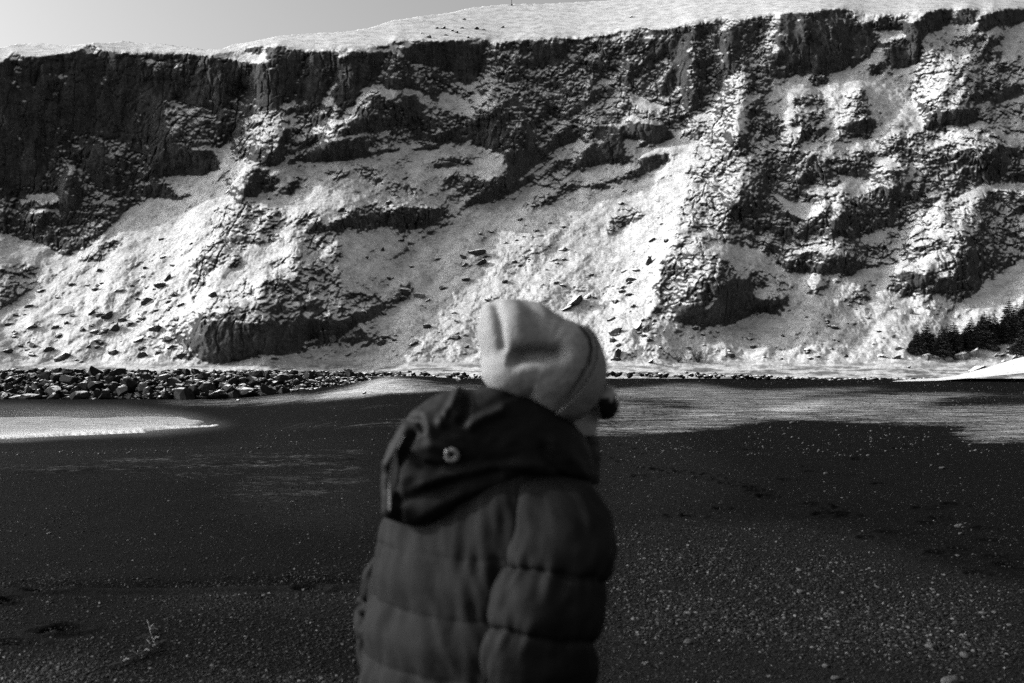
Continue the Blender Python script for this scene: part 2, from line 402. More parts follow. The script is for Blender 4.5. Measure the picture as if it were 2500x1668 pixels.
 ('3','C',-.15,[240,260,340,190,430,190,400,330,380,500,280,520,240,540,300,400,280,340]),
 ('3','L',.6,[220,540,230,420,300,330,310,360,260,480,240,570]), ('3','L',.75,[540,300,640,110,690,80,660,200,620,340,560,350]),
 ('3','C',.1,[490,120,540,110,540,180,480,320,440,300,470,200]),
 ('3','L',.5,[320,700,400,560,560,350,620,360,520,450,480,560,480,640,400,720,360,900,330,900]),
 ('3','L',.45,[180,640,300,620,320,740,330,900,200,900,150,800]),
 ('3','D',-.1,[480,450,700,500,720,560,640,640,480,640,460,560]),
 ('3','C',-.08,[690,80,800,90,1090,50,1160,80,1200,150,1310,140,1330,300,1260,400,1200,450,1040,490,900,500,820,515,740,460,610,430,640,350,690,340,650,260]),
 ('3','C',.42,[785,90,810,90,860,300,850,370,820,380,830,260]), ('3','C',.3,[1000,90,1030,70,1020,240,1000,240]),
 ('3','D',.0,[1180,330,1300,290,1340,330,1290,400,1200,420]),
 ('3','M',.05,[1120,60,1200,60,1230,160,1180,170]),
 ('3','M',-.1,[1320,120,1560,80,1560,200,1540,280,1400,330,1340,260]),
 ('3','G',-.05,[1330,200,1400,190,1530,200,1540,270,1480,260,1380,290]),
 ('3','C',-.2,[1530,170,1600,130,1740,60,1860,60,1840,160,1700,220,1640,300,1640,420,1560,450,1500,480,1440,460,1420,330,1500,300,1540,240]),
 ('3','C',-.2,[1880,130,1890,80,1960,40,2030,70,2000,160,1900,180]), ('3','C',-.2,[2020,200,2040,110,2140,70,2190,80,2210,160,2120,200,2040,230]),
 ('3','C',-.2,[2190,60,2350,50,2350,140,2260,180,2210,130]),
 # snow bowl and the bright mound
 ('3','S',-.10,[540,480,740,500,830,530,1040,510,1200,470,1330,380,1400,340,1440,460,1600,470,1600,560,1560,640,1660,760,1640,830,1500,880,1330,880,1320,700,1250,600,1120,600,960,640,740,650,600,660,640,560]),
 ('3','M',-.05,[600,430,740,470,820,520,700,540,560,500]), ('3','D',-.05,[880,540,960,480,1030,480,1010,560,920,590]),
 ('3','D',.0,[1300,450,1380,430,1390,500,1350,540,1310,520]), ('3','D',.0,[2060,420,2200,400,2060,440]),
 ('3','S',.75,[690,790,700,680,740,640,770,690,740,790,690,810]), ('3','M',-.15,[770,660,990,640,990,820,900,860,760,860,780,760]),
 ('3','L',.7,[1070,850,1120,700,1160,620,1230,600,1180,700,1200,760,1120,830]),
 ('3','M',-.25,[1180,650,1240,580,1270,640,1310,760,1320,820,1200,830,1120,820,1200,770]),
 ('3','O',-.1,[1060,870,1150,840,1250,820,1325,800,1325,890,1280,905,1180,890]),
 ('3','D',-.05,[480,700,560,640,600,760,700,800,740,900,600,920,480,900]),
 ('3','D',-.1,[800,960,820,880,1000,870,1000,940,960,970,880,970]), ('3','D',-.05,[1050,910,1310,910,1310,940,1180,945]),
 ('3','L',.30,[1600,500,1660,380,1780,330,1900,250,2060,200,2200,280,2160,380,2040,430,2030,560,1960,680,1820,760,1740,800,1660,830,1640,760,1560,640]),
 ('3','L',.85,[1560,640,1640,560,1760,590,1780,620,1740,700,1700,800,1650,830,1640,740]),
 ('3','L',.75,[1900,620,2010,560,2010,630,1900,730,1800,770,1830,700]), ('3','D',-.1,[1820,520,1840,450,1920,440,1940,500,1880,560]),
 ('3','D',-.1,[2040,420,2060,330,2200,340,2200,400,2100,430]), ('3','M',.1,[1600,500,1650,420,1690,440,1640,560]),
 ('3','M',-.1,[2030,560,2060,440,2350,400,2350,560,2200,640,2060,700,1960,700]),
 ('3','O',-.25,[2110,690,2240,620,2350,560,2350,650,2200,700,2150,720]),
 ('3','C',-.1,[1660,880,1720,770,1850,740,1940,740,2100,820,1960,850,1800,850,1700,880]), ('3','C',.3,[1830,760,1890,750,1900,800,1870,850]),
 ('3','L',-.08,[1950,740,2350,680,2350,900,2230,880,2100,830]), ('3','D',-.15,[2220,880,2350,880,2350,910,2280,910]),
 # broken ground below
 ('X','M',-.05,[1735,370,1790,330,1860,315,1950,340,2010,345,2130,340,2240,325,2260,320,2340,306,2430,310,2500,330,2700,340,2700,600,2500,640,2440,665,2400,690,2360,560,2290,490,2230,560,2160,640,2080,650,1990,660,1920,660,1870,610,1800,600,1740,590,1690,560,1640,620,1660,520,1700,460]),
 ('D','D',-.1,[0,520,200,480,340,460,470,470,480,560,600,600,520,700,460,860,540,900,640,960,860,960,1080,900,1180,880,1060,1080,840,1100,700,1120,600,1060,520,1000,400,1100,480,1140,300,1160,300,1250,200,1380,100,1300,0,1250]),
 ('D','S',-.1,[330,340,640,330,860,310,960,270,980,420,820,400,740,470,600,480,440,440,330,420]),
 ('D','G',-.1,[640,600,760,620,840,660,940,680,900,780,760,800,700,720]), ('D','G',-.1,[1180,720,1240,560,1310,540,1300,640,1230,700,1160,840,1110,840]),
 ('D','G',-.1,[120,780,250,830,420,870,520,900,460,960,340,980,220,900]), ('D','G',-.1,[960,440,1100,480,1180,520,1100,560,980,520]),
 ('D','S',-.1,[860,1120,1050,1080,1200,1040,1100,1180,960,1210,800,1180]),
 ('D','D',-.15,[600,480,740,470,820,540,900,600,840,640,720,580,600,540]), ('D','O',-.2,[590,560,640,545,820,610,810,635,700,600]),
 ('D','D',-.15,[820,440,870,410,950,420,950,490,880,500]), ('D','D',-.1,[1130,340,1200,330,1300,400,1350,470,1300,540,1200,480,1180,390,1140,390]),
 ('D','L',.4,[1420,420,1520,260,1640,210,1760,280,1700,340,1560,330,1500,480,1440,480]),
 ('D','D',-.2,[1540,440,1640,400,1760,420,1960,380,2060,320,2120,400,2080,480,1980,550,1880,540,1780,520,1660,480,1560,480]),
 ('D','L',.45,[1820,360,1900,260,2040,300,2000,350,1880,380]), ('D','G',-.1,[1950,190,2060,260,2230,290,2230,380,2120,380,2050,300]),
 ('D','D',-.15,[1740,640,1860,570,1960,640,1880,700,1780,690]), ('D','D',-.15,[2080,560,2230,540,2230,680,2120,640]),
 ('D','D',-.1,[1420,620,1520,540,1620,600,1600,640,1480,650]), ('D','L',.5,[1220,770,1260,690,1320,660,1330,720,1290,800,1240,810]),
 ('D','D',-.2,[1240,850,1300,760,1340,690,1380,760,1420,800,1340,880,1270,900]), ('D','M',-.05,[1420,780,1560,740,1700,760,1820,720,1780,800,1680,830,1560,790]),
 ('D','G',-.1,[1840,720,2000,690,2230,680,2230,730,2040,740,1900,780,1700,840,1720,800]),
 ('D','L',.2,[900,690,1000,680,1040,720,960,730]), ('D','D',-.05,[920,760,1040,720,1090,760,1070,840,960,860]),
 ('D','L',.3,[600,840,640,740,690,690,710,760,700,840,640,920]),
 ('D','L',-.08,[1560,850,1700,850,1900,900,2230,960,2230,1300,2000,1330,1900,1280,1880,1240,1760,1120,1660,980]),
 ('D','M',-.1,[1750,860,1900,780,2100,850,2080,900,1900,920]), ('D','M',-.1,[2000,1010,2100,1010,2080,1050,2010,1040]), ('D','M',-.1,[2040,1100,2200,1080,2180,1130,2060,1130]),
 ('D','D',-.05,[100,1260,300,1260,520,1260,720,1320,820,1370,1180,1340,1160,1380,1000,1390,820,1410,760,1470,600,1440,500,1460,330,1470,250,1430,140,1400]),
 ('D','M',-.05,[300,1160,520,1150,760,1220,900,1230,1080,1260,1160,1330,960,1350,760,1300,560,1250,320,1240]),
 ('D','D',-.15,[420,1430,480,1340,600,1330,720,1340,790,1400,760,1470,600,1440,500,1460]),
 # the pyramid
 ('D','L',.75,[1500,830,1560,860,1600,940,1560,1060,1480,1120,1340,1120,1250,1200,1180,1300,1080,1240,1160,1110,1280,1010,1400,920]),
 ('D','M',-.2,[1540,850,1600,910,1660,1000,1760,1120,1880,1240,1890,1400,1860,1480,1880,1568,1600,1568,1500,1400,1560,1240,1620,1160,1560,1060]),
 ('D','M',.2,[1180,1280,1260,1190,1400,1140,1560,1130,1560,1240,1420,1300,1300,1370,1200,1370]),
 ('D','C',.1,[1470,1300,1590,1370,1580,1420,1540,1440,1480,1340]),
 ('6','M',-.05,[1400,700,1440,600,1560,550,1720,560,1800,590,1980,560,2060,620,2070,690,2000,760,1900,800,1800,790,1720,740,1600,750,1540,780,1440,740]),
 ('6','C',-.15,[1460,620,1560,580,1730,640,1680,680,1580,715,1520,670]), ('6','C',-.05,[1760,640,1800,620,1900,680,1880,720,1720,740,1720,720]),
 ('6','M',-.1,[1160,780,1240,690,1300,730,1320,780,1250,825]), ('6','M',-.1,[970,680,1050,640,1060,680,1000,705]),
 ('6','S',-.10,[280,430,460,440,560,480,640,550,740,600,800,650,950,640,1050,620,1060,760,1160,780,1260,825,1340,760,1440,760,1540,780,1720,760,1880,800,1840,940,1600,980,1400,1000,1000,860,800,830,560,900,540,800,480,680,400,600,330,500]),
 ('6','M',-.05,[590,780,620,720,700,700,760,740,780,780,700,830,620,830]), ('6','L',-.1,[440,560,560,600,700,640,740,700,620,720,520,720,480,640]),
 ('6','G',.5,[1830,960,1880,850,2000,760,2080,690,2350,600,2350,830,2200,890,2080,900,1960,960,1920,1010]),
 ('6','G',-.05,[2080,690,2200,640,2350,560,2350,610,2200,680]),
 ('6','S',.85,[1830,960,1900,830,2060,740,2350,610,2350,820,2160,880,2000,930,1920,1000]),
 # second bluff
 ('X','D',.10,[1615,640,1640,600,1668,560,1720,575,1745,620,1780,640,1798,660,1790,690,1740,730,1700,760,1660,765,1630,740,1612,690]),
 ('6','M',.3,[0,430,100,380,190,400,260,480,200,640,100,800,0,820]), ('5','M',.2,[2160,680,2260,560,2350,420,2350,800,2260,820,2190,760]),
 ('6','M',.15,[270,600,340,560,390,590,360,660,300,700,260,680]),
 ('6','O',-.2,[0,830,200,860,270,800,290,700,380,640,450,640,520,740,560,790,760,790,620,840,480,890,350,950,270,972,130,972,0,935]),
 ('6','L',.5,[0,180,60,0,170,0,170,120,120,200,60,260,20,380,0,420]),
 ('X','S',.05,[1540,800,1620,770,1660,785,1740,800,1800,790,1860,755,1930,745,2020,740,2200,790,2250,870,2000,885,1700,885,1540,885]),
 ('X','S',.35,[1800,830,1900,770,1960,750,1990,790,1960,830,1900,850]), ('X','S',.3,[2100,780,2140,745,2200,760,2190,800,2120,830]),
]

PX0, PX1, PY0, PY1, CS = -600.0, 3100.0, -160.0, 960.0, 4.0
cpx = np.arange(PX0, PX1 + 1, CS); cpy = np.arange(PY0, PY1 + 1, CS)
GX, GY = np.meshgrid(cpx, cpy)
wx = GX + 5 * noise3(GX / 34, GY / 34, 0 * GX, 3) + 4 * noise3(GX / 13, GY / 13, 0 * GX, 4)
wy = GY + 4 * noise3(GX / 34, GY / 34, 0 * GX, 5) + 3 * noise3(GX / 13, GY / 13, 0 * GX, 6)

def inside(poly, x, y):
    r = np.zeros(x.shape, bool)
    n = len(poly)
    for i in range(n):
        xa, ya = poly[i]; xb, yb = poly[i - 1]
        if ya == yb: continue
        r ^= ((ya > y) != (yb > y)) & (x < (xb - xa) * (y - ya) / (yb - ya) + xa)
    return r

mS = np.full(GX.shape, CLS['S'][0]); mR = np.full(GX.shape, CLS['S'][1]); mQ = np.full(GX.shape, CLS['S'][2]); mA = np.full(GX.shape, .15)
mC = np.zeros(GX.shape)     # share of sheer wall
def put(m, cls, a):
    s, r, q = CLS[cls]
    for arr, v in ((mS, s), (mR, r), (mQ, q), (mA, a), (mC, 1.0 if cls in 'COK' else 0.0)):
        arr += m * (v - arr)
for zf, cls, a, pts in FEATS:
    ox, oy, k = ZF[zf]
    poly = [(ox + pts[i] * k, oy + pts[i + 1] * k) for i in range(0, len(pts), 2)]
    xs = [p[0] for p in poly]; ys = [p[1] for p in poly]
    i0 = max(0, int((min(xs) - 24 - PX0) / CS)); i1 = min(len(cpx), int((max(xs) + 24 - PX0) / CS) + 2)
    j0 = max(0, int((min(ys) - 24 - PY0) / CS)); j1 = min(len(cpy), int((max(ys) + 24 - PY0) / CS) + 2)
    m = np.zeros(GX.shape)
    m[j0:j1, i0:i1] = blur2(inside(poly, wx[j0:j1, i0:i1], wy[j0:j1, i0:i1]).astype(float), 0.8)
    put(m, cls, a)
# plateau above the rim, flat apron at the foot
rim_c = np.interp(cpx, *zip(*RIM)); sky_c = np.interp(cpx, *zip(*SKY))
mp = sstep(4, -4, wy - rim_c[None, :])
put(mp, 'P', 0.0)
mA += mp * (np.interp(cpx, [-600, 0, 500, 620, 1100, 1500, 2500, 3100], [-.1, -.05, -.05, .5, .45, .6, .7, .5])[None, :] - mA)
mA += mp * .25 * noise3(GX / 90, GY / 40, 0 * GX, 31)
# strata step just under the rim in the middle of the cliff
band = np.exp(-((wy - rim_c[None, :] - 6) / 6) ** 2) * sstep(900, 960, GX) * sstep(1720, 1600, GX)
put(np.clip(band * (0.6 + .8 * noise3(GX / 25, GY / 9, 0 * GX, 77)), 0, 1), 'C', -.1)
foot = sstep(872, 905, GY + 6 * noise3(GX / 60, GY / 30, 0 * GX, 8))
mS += foot * (4.5 - mS); mR += foot * (.42 + .3 * noise3(GX / 50, GY / 10, 0 * GX, 9) - mR); mQ += foot * (.35 - mQ); mA += foot * (0.05 - mA); mC *= 1 - foot
# long-wave unevenness of the walls and slopes
mA += (0.25 * mQ + .05) * noise3(GX / 55, GY / 70, 0 * GX, 21) + (.3 * mQ) * noise3(GX / 22, GY / 30, 0 * GX, 22)
mA += (1 - mC) * (1 - mp) * (1 - foot) * (.55 * noise3((GX + .9 * GY) / 52, (GX - GY) / 330, 0 * GX, 23) + .5 * noise3((GX + 1.05 * GY) / 24, (GX - GY) / 200, 0 * GX, 24))
mA += .5 * mQ * (1 - mp) * noise3((GX + .15 * GY) / 85, GY / 260, 0 * GX, 26)
mA += .55 * mQ * (1 - mp) * noise3((GX + .2 * GY) / 30, GY / 150, 0 * GX, 25)     # scree runnels
# gradients -> depth (least squares)
YR = 215.0
mA = np.where(mA > .15, mA * 1.35, mA * 1.35 - .10 * (1 - mp) * sstep(900, 850, GY) * np.clip((.15 - mA) / .15, 0, 1))
mA += sstep(0, -60, GX) * (.9 - mA)  # unseen cliff left of view, turned away so the sun gets past
gx = -mA * YR / F * CS
gy = -(mS * YR / F) / np.maximum(0.25, 1 - mS * (HOR - GY) / F) * CS
LW = 1.0
def integrate(gx, gy, lw):
    h, w = gx.shape
    gxh = gx.copy(); gxh[:, -1] = 0; gyh = gy.copy(); gyh[-1, :] = 0
    div = lw * (gxh - np.roll(gxh, 1, 1) * (np.arange(w) > 0)) + (gyh - np.roll(gyh, 1, 0) * (np.arange(h) > 0)[:, None])
    e = np.concatenate([div, div[:, ::-1]], 1); e = np.concatenate([e, e[::-1]], 0)
    Fq = np.fft.fft2(e)
    kx = 2 * np.cos(2 * np.pi * np.arange(2 * w) / (2 * w)) - 2; ky = 2 * np.cos(2 * np.pi * np.arange(2 * h) / (2 * h)) - 2
    den = lw * kx[None, :] + ky[:, None]; den[0, 0] = 1
    Fq /= den; Fq[0, 0] = 0
    return np.real(np.fft.ifft2(Fq))[:h, :w]
D0 = integrate(gx, gy, LW)
row = int((935 - PY0) / CS)
D0 -= blur(np.repeat(D0[row:row + 1], 2, 0), 25, 1)[0][None, :]
D0 += 152.0
# buttresses, bluffs and pinnacles that stand out from the slope: centre, half-widths, reach in metres
for bxc, byc, rx, ry, hh in [(1235,345,62,120,4),(1190,250,50,60,3),(600,815,140,95,6),(860,790,90,40,3),(1700,680,95,115,6.5),(1880,735,60,25,2.5),(2290,640,85,130,3.5),(2235,690,60,45,2),(640,335,60,55,4),(172,460,22,55,3.5),(590,440,36,45,3.5),(680,445,28,30,2),
                             (2255,80,50,60,4),(2360,60,30,50,3),(2420,60,35,45,3),(2320,215,80,75,5),(1795,210,38,150,4),(1690,150,30,100,3),(1500,370,45,45,2.5),(1430,380,30,35,2),(1580,320,50,35,3),(970,170,30,70,3),(830,330,60,45,3.5),(930,260,50,60,3),(1990,110,90,70,3),(660,200,50,90,3),
                             (790,530,90,30,1.5),(1000,520,90,30,1.2),(1190,450,60,45,1.5),(2090,300,45,30,1.5),(1950,300,35,35,1.2),(1820,470,50,60,3),(2030,520,60,60,3),(2180,440,50,50,3),(2400,370,70,50,4),(2010,630,90,35,3),(520,640,50,60,2.5),(1990,690,30,25,2),(2380,600,50,60,2),(440,330,80,60,3),(250,390,60,60,3)]:
    e_ = ((wx - bxc) / rx) ** 2 + ((wy - byc) / ry) ** 2
    D0 -= hh * np.exp(-e_ ** 1.6)
D0 = np.maximum(D0, 140.0)

# fine grid
STEP_X, STEP_Y = 1.9, 2.1
fpx = np.concatenate([np.arange(-560, -60, 6.0), np.arange(-60, 2560, STEP_X), np.arange(2560, 3060, 6.0)])
fpy = np.arange(1000.0, -120.0, -STEP_Y)
FX, FY = np.meshgrid(fpx, fpy)
cx = (FX - PX0) / CS; cy = (FY - PY0) / CS
Yb = bilin(D0, cx, cy)
Xb = (FX - 1250) / F * Yb; Zb = EYE + (HOR - FY) / F * Yb
jx = cx + (1.2 * noise3(Xb / 1.1, Yb / 1.1, Zb / 1.1, 41) + .6 * noise3(Xb / .45, Yb / .45, Zb / .45, 42))
jy = cy + (1.0 * noise3(Xb / 1.1, Yb / 1.1, Zb / 1.1, 43) + .5 * noise3(Xb / .45, Yb / .45, Zb / .45, 44))
Q = bilin(mQ, jx, jy); R = bilin(mR, jx, jy); W = bilin(mC, jx, jy)
mix_w = Q * (1 - W)
# craggy relief: ledges lean along the strata, blocks, wall flutes
tz = Zb + .12 * Xb
def ridge(n): return 1 - 2 * np.abs(n)
rel = 2.1 * fbm3(Xb / 9, Yb / 9, tz / 11, 2, 50) \
    + .95 * ridge(noise3(Xb / 3.8, Yb / 5, tz / 5.0, 53)) \
    + .40 * ridge(noise3(Xb / 1.8, Yb / 3, tz / 2.6, 54)) \
    + .32 * noise3(Xb / .95, Yb / 1.5, tz / 1.3, 55) \
    + .26 * ridge(noise3(Xb / .65, Yb / .9, tz / .85, 57)) \
    + .16 * noise3(Xb / .40, Yb / .5, tz / .5, 56)
rel *= .75 + .5 * noise3(Xb / 14, Yb / 14, Zb / 14, 58)
flute = .9 * ridge(noise3(Xb / 4.4, Yb / 8, Zb / 16, 60)) + .35 * noise3(Xb / 1.7, Yb / 5, Zb / 6, 61) + .16 * noise3(Xb / .7, Yb / 2, Zb / 1.4, 62) + .35 * noise3(Xb / 2.5, Yb / 3, Zb / 1.8, 63)
stony = sstep(-.15, .45, noise3(Xb / 11, Yb / 14, Zb / 9, 73) + .7 * noise3((Xb - Zb) / 3.2, Yb / 9, (Zb + Xb) / 16, 74))
sl = .30 * noise3((Xb - Zb) / 2.8, Yb / 9, (Zb + Xb) / 14, 70) + .16 * noise3((Xb - 1.1 * Zb) / 1.2, Yb / 5, (Zb + Xb) / 8, 69) + (.3 + 1.0 * stony) * (.14 * noise3(Xb / .9, Yb / 1.2, Zb / .7, 71) + .11 * noise3(Xb / .45, Yb / .5, Zb / .4, 72))
R = R + np.where((R > .03) & (R < .32), .30 * stony * sstep(-.1, .5, noise3(Xb / 2.2, Yb / 2, Zb / 1.6, 75)), 0)
nc1 = noise3(Xb / 2.4, Yb / 6, Zb / 15, 64) + .35 * noise3(Xb / .9, Yb / 2, Zb / 2.0, 65)
nc2 = noise3(Xb / 6.5, Yb / 8, tz / 2.4, 66) + .3 * noise3(Xb / 1.1, Yb / 2, Zb / 1.1, 67)
nc3 = noise3((Xb + .5 * Zb) / 2.2, Yb / 4, (Zb - .4 * Xb) / 4.0, 68)
crack = np.exp(-(nc1 / .07) ** 2) + .6 * np.exp(-(nc2 / .06) ** 2) + .5 * np.exp(-(nc3 / .05) ** 2)
Yf = Yb + (.55 * W * Q + mix_w * (.18 + .37 * sstep(.5, .92, Q))) * crack - mix_w * rel - W * Q * (1.2 * flute + .8 * rel) - (1 - W) * (.35 + .65 * np.clip(Q / .3, 0, 1.2)) * sl * 1.0
# beyond the skyline the hill rolls away
sk = np.interp(fpx, *zip(*SKY))[None, :] + 1.2 * noise3(FX / 14, 0 * FX, 0 * FX, 90)
P = np.stack([(FX - 1250) / F * Yf, Yf, EYE + (HOR - FY) / F * Yf], -1)
over = FY < sk
k = np.clip(sk - FY, 0, None)
Ysk = Yf + 0 * k
zsk = EYE + (HOR - sk) / F * Ysk
P[..., 2] = np.where(over, zsk - .01 * k, P[..., 2])
P[..., 1] = np.where(over, Ysk + k * 1.2, P[..., 1])
# snow lies where the ground is gentle enough to hold it
dx = np.gradient(P, axis=1); dy = np.gradient(P, axis=0)
N = np.cross(dx, dy); N /= np.maximum(1e-9, np.linalg.norm(N, axis=-1, keepdims=True))
nz = N[..., 2] * np.sign(-N[..., 1] + 1e-9)
nz = np.where(over, 1, nz)
R = np.where(R > .8, R - .32 * sstep(.25, .5, noise3(Xb / 5, Yb / 5, Zb / 3.2, 85) + .4 * noise3(Xb / 1.6, Yb / 2, Zb / 1, 86)), R)
thr = np.interp(R, [0, .1, .35, .55, .75, .97, 1.0], [.0, .30, .50, .63, .72, .86, .93])
fn = .17 * noise3(Xb / .55, Yb / .8, Zb / .55, 80) + .12 * noise3(Xb / 1.2, Yb / 1.2, Zb / 1.3, 82) + .10 * noise3(Xb / 3, Yb / 3, Zb / 2, 81)
SN = sstep(-.07, .07, nz + fn - thr)
FT = bilin(foot, cx, cy)
SN *= 1 - FT * .8 * sstep(-.15, .35, noise3(Xb / 4, Yb / 2.5, Zb / .5, 88) + .5 * noise3(Xb / .9, Yb / .9, Zb / .4, 89))
SN = blur(SN, .5, 1)
cliff = grid_mesh('cliff', P, M_CLIFF, {'snow': SN})
tag(cliff, kind='structure')

def land(px, py):
    """point of the cliff or apron seen at a photo position"""
    c = (px - fpx[0]); i = np.searchsorted(fpx, px) ; i = min(max(i, 1), len(fpx) - 1)
    j = int(round((fpy[0] - py) / STEP_Y)); j = min(max(j, 0), len(fpy) - 1)
    return Vector(P[j, i])
# ------------------------------------------------------------------ the beach
def bz(x, y):
    """height of the beach"""
    r = x / np.maximum(y, 1.0)
    left = sstep(-.10, -.27, r) * sstep(18, 58, y)
    z = -1.80 * left
    z = z - .22 * sstep(12, 40, y) * (1 - left) + .25 * sstep(95, 150, y) * (1 - left)
    dry = 1 - sstep(.75, .98, left)
    z = z + dry * (.05 * noise3(x / 5.0, y / 9.0, 0 * x, 101) * sstep(4, 9, y) + .10 * noise3(x / 13, y / 26, 0 * x, 102) * sstep(8, 20, y) + .012 * noise3(x / .7, y / .9, 0 * x, 103))
    # drift banked against the right end of the seawall
    drift = np.exp(-((r + .085) / .05) ** 2) * sstep(88, 108, y) * sstep(150, 122, y)
    return z + .75 * drift

def beach_point(px, py, lift=0.0):
    y = EYE * F / (py - HOR)
    for _ in range(30):
        x = (px - 1250) / F * y
        z = float(bz(np.array([x]), np.array([y]))[0])
        y = .5 * y + .5 * (EYE - z) * F / (py - HOR)
    return Vector(((px - 1250) / F * y, y, z + lift))

V = lambda ox, oy, k, pts: [(ox + pts[i] * k, oy + pts[i + 1] * k) for i in range(0, len(pts), 2)]
r4 = (1450, 850, .4468); r8 = (0, 860, .4255); r3 = (0, 850, .383)
FROST_LIGHT = [  # frosted gravel, blown snow and painted light on sand swells: amount, outline
 (.55, V(*r4, [-120,255,110,228,300,205,560,190,640,205,800,228,1180,218,1500,212,1800,235,2350,246,2600,250,2600,520,2350,510,2120,520,2000,490,1950,460,2040,440,1900,420,1480,415,1400,405,1100,395,940,400,800,425,620,445,400,465,200,480,0,490,-150,500])),
 (-.6, V(*r4, [60,262,300,276,520,290,600,312,480,330,300,306,60,290])),
 (-.9, V(*r4, [1140,277,1200,258,1380,240,1600,222,2350,200,2600,200,2600,240,2000,240,1600,246,1350,266])),
 (-.8, V(*r4, [1790,320,1850,300,2000,262,2350,250,2600,250,2600,310,2000,316])),
 (.35, V(*r4, [900,350,1000,320,1250,290,1400,300,1200,330,1050,355])),
 (-.25, V(*r4, [-120,330,300,330,500,400,300,470,-120,500])),
 (.95, V(*r8, [760,292,1200,281,1500,267,1850,242,2000,202,2150,150,2250,138,2350,150,2500,160,2700,170,2760,190,2700,215,2350,235,2000,262,1600,288,1100,297])),
 (-.9, V(830, 450, .35745, [330,1310,500,1300,960,1290,960,1385,700,1380,560,1352])),
 (.25, V(*r8, [2200,400,2350,380,2500,380,2500,430,2300,440])), (.22, V(*r8, [1700,320,2350,300,2350,318,1700,335])),  # the faint stripes from here paint in the lighter, lit undulations
 (.18, V(*r8, [1300,420,1800,405,2350,395,2350,432,1800,440,1400,442])),
 (.16, V(*r3, [0,720,500,690,1000,690,2350,640,2350,760,1800,800,1200,860,900,860,500,800,0,790])),
 (.12, V(*r3, [1300,900,1700,820,2350,740,2350,900,1900,960,1500,1010])),
]
WETP = V(*r8, [-400,310,0,312,500,318,830,330,1000,350,1100,372,1180,400,1280,425,900,470,0,520,-400,540])
TONGUE = V(*r8, [-4000,372,0,374,300,375,560,382,700,378,900,372,1050,376,1080,388,1130,394,1168,400,1120,412,980,420,940,426,1100,428,1210,424,1245,416,1258,422,1230,428,1100,432,960,440,820,454,840,460,700,466,400,478,0,504,-4000,640])

bpx = np.concatenate([np.arange(-3000, -80, 60.0), np.arange(-80, 2580, 3.3), np.arange(2580, 5600, 60.0)])
bpy_ = np.concatenate([np.array([5000., 4200, 3600, 3100, 2800, 2600, 2450, 2300, 2200, 2100, 2000, 1950, 1900, 1850, 1800, 1760, 1730, 1705]), np.arange(1690, 1100, -2.4), np.arange(1100, 912, -1.5), np.array([911, 909, 907., 905])])
BX, BY = np.meshgrid(bpx, bpy_)
by = EYE * F / (BY - HOR); bx = (BX - 1250) / F * by
bzz = bz(bx, by)
# footprints and drag marks pressed into the sand: photo-surveyed spots
prints = [(1528, 1088), (1560, 1096), (1575, 1108), (1500, 1080), (1508, 1118), (1520, 1127), (1570, 1142), (1610, 1146), (1625, 1150), (1640, 1153), (1660, 1152), (1700, 1156), (1712, 1166), (1730, 1160), (1745, 1170), (1760, 1172), (1775, 1180), (1798, 1182),
          (1810, 1188), (1835, 1192), (1850, 1200), (1870, 1213), (1990, 1230), (2005, 1236), (2030, 1242), (1560, 1162), (1585, 1164), (1760, 1242), (1690, 1262), (2060, 1257), (2150, 1182), (2130, 1106), (2190, 1095), (2240, 1092), (2090, 1120), (1850, 1072), (1830, 1098), (1970, 1140), (1985, 1152), (2050, 1158), (1920, 1172), (2220, 1090),
          (2290, 1265), (2270, 1278), (2400, 1290), (2420, 1320), (2350, 1340), (2300, 1350), (2440, 1360), (2460, 1380), (2380, 1400), (2260, 1240), (2330, 1232), (2010, 1258), (2120, 1314), (2180, 1300), (1640, 1260),
          (100, 1443), (118, 1444), (25, 1468), (5, 1470), (120, 1542), (150, 1541), (170, 1539), (40, 1570), (760, 1441), (640, 1460), (5, 1471)]
rs = np.random.RandomState(4)
for (px, py) in prints:
    p = beach_point(px, py)
    sx = rs.uniform(.06, .12); sy = rs.uniform(.05, .08) * (1 + p.y / 40); dep = rs.uniform(.045, .075) * (.5 if p.y < 12 else 1)
    msk = (np.abs(bx - p.x) < 4 * sx) & (np.abs(by - p.y) < 5 * sy)
    if not msk.any(): continue
    ex = (bx[msk] - p.x) / sx; ey = (by[msk] - p.y) / sy
    d2 = ex ** 2 + ey ** 2
    bzz[msk] += -dep * np.exp(-d2 ** 2 / 1.6) + .35 * dep * np.exp(-((np.sqrt(d2) - 1.6) / .4) ** 2)
# the long wheel rut on the left, with its raised near lip
for xs0, ry, amp in ((1250, 1412, .05), (1250, 1139, .07)):
    line = ry + (12 if ry == 1412 else 0) * sstep(900, 100, BX) + 3 * noise3(BX / 120, 0 * BX, 0 * BX, int(ry)) + (-.045 * (BX - 400) if ry == 1139 else 0)
    wid = 8 if ry == 1412 else 2.2
    on = sstep(930, 860, BX) * sstep(1.4, .2, 0 * BX + 1 - .9 * (BX < 930)) if ry == 1412 else sstep(1000, 900, BX) * np.clip(.3 + 1.5 * noise3(BX / 60, BY / 20, 0 * BX, 5), 0, 1)
    bzz += -amp * np.exp(-((BY - line) / wid) ** 2) * np.clip(on, 0, 1)
    bzz += .4 * amp * np.exp(-((BY - line - 2.2 * wid) / wid) ** 2) * np.clip(on, 0, 1)
FRO_LIGHT = np.zeros(BX.shape)
BT = HOR + (EYE - bz(bx, by)) * F / by      # photo row of each beach point
wbx = BX + 40 * noise3(bx / 5, by / 3, 0 * bx, 120) + 10 * noise3(bx / 1.5, by / 1.2, 0 * bx, 121)
wby = BT + 6 * noise3(bx / 6, by / 4, 0 * bx, 122) + 4 * noise3(bx / 1.8, by / 2.0, 0 * bx, 123)
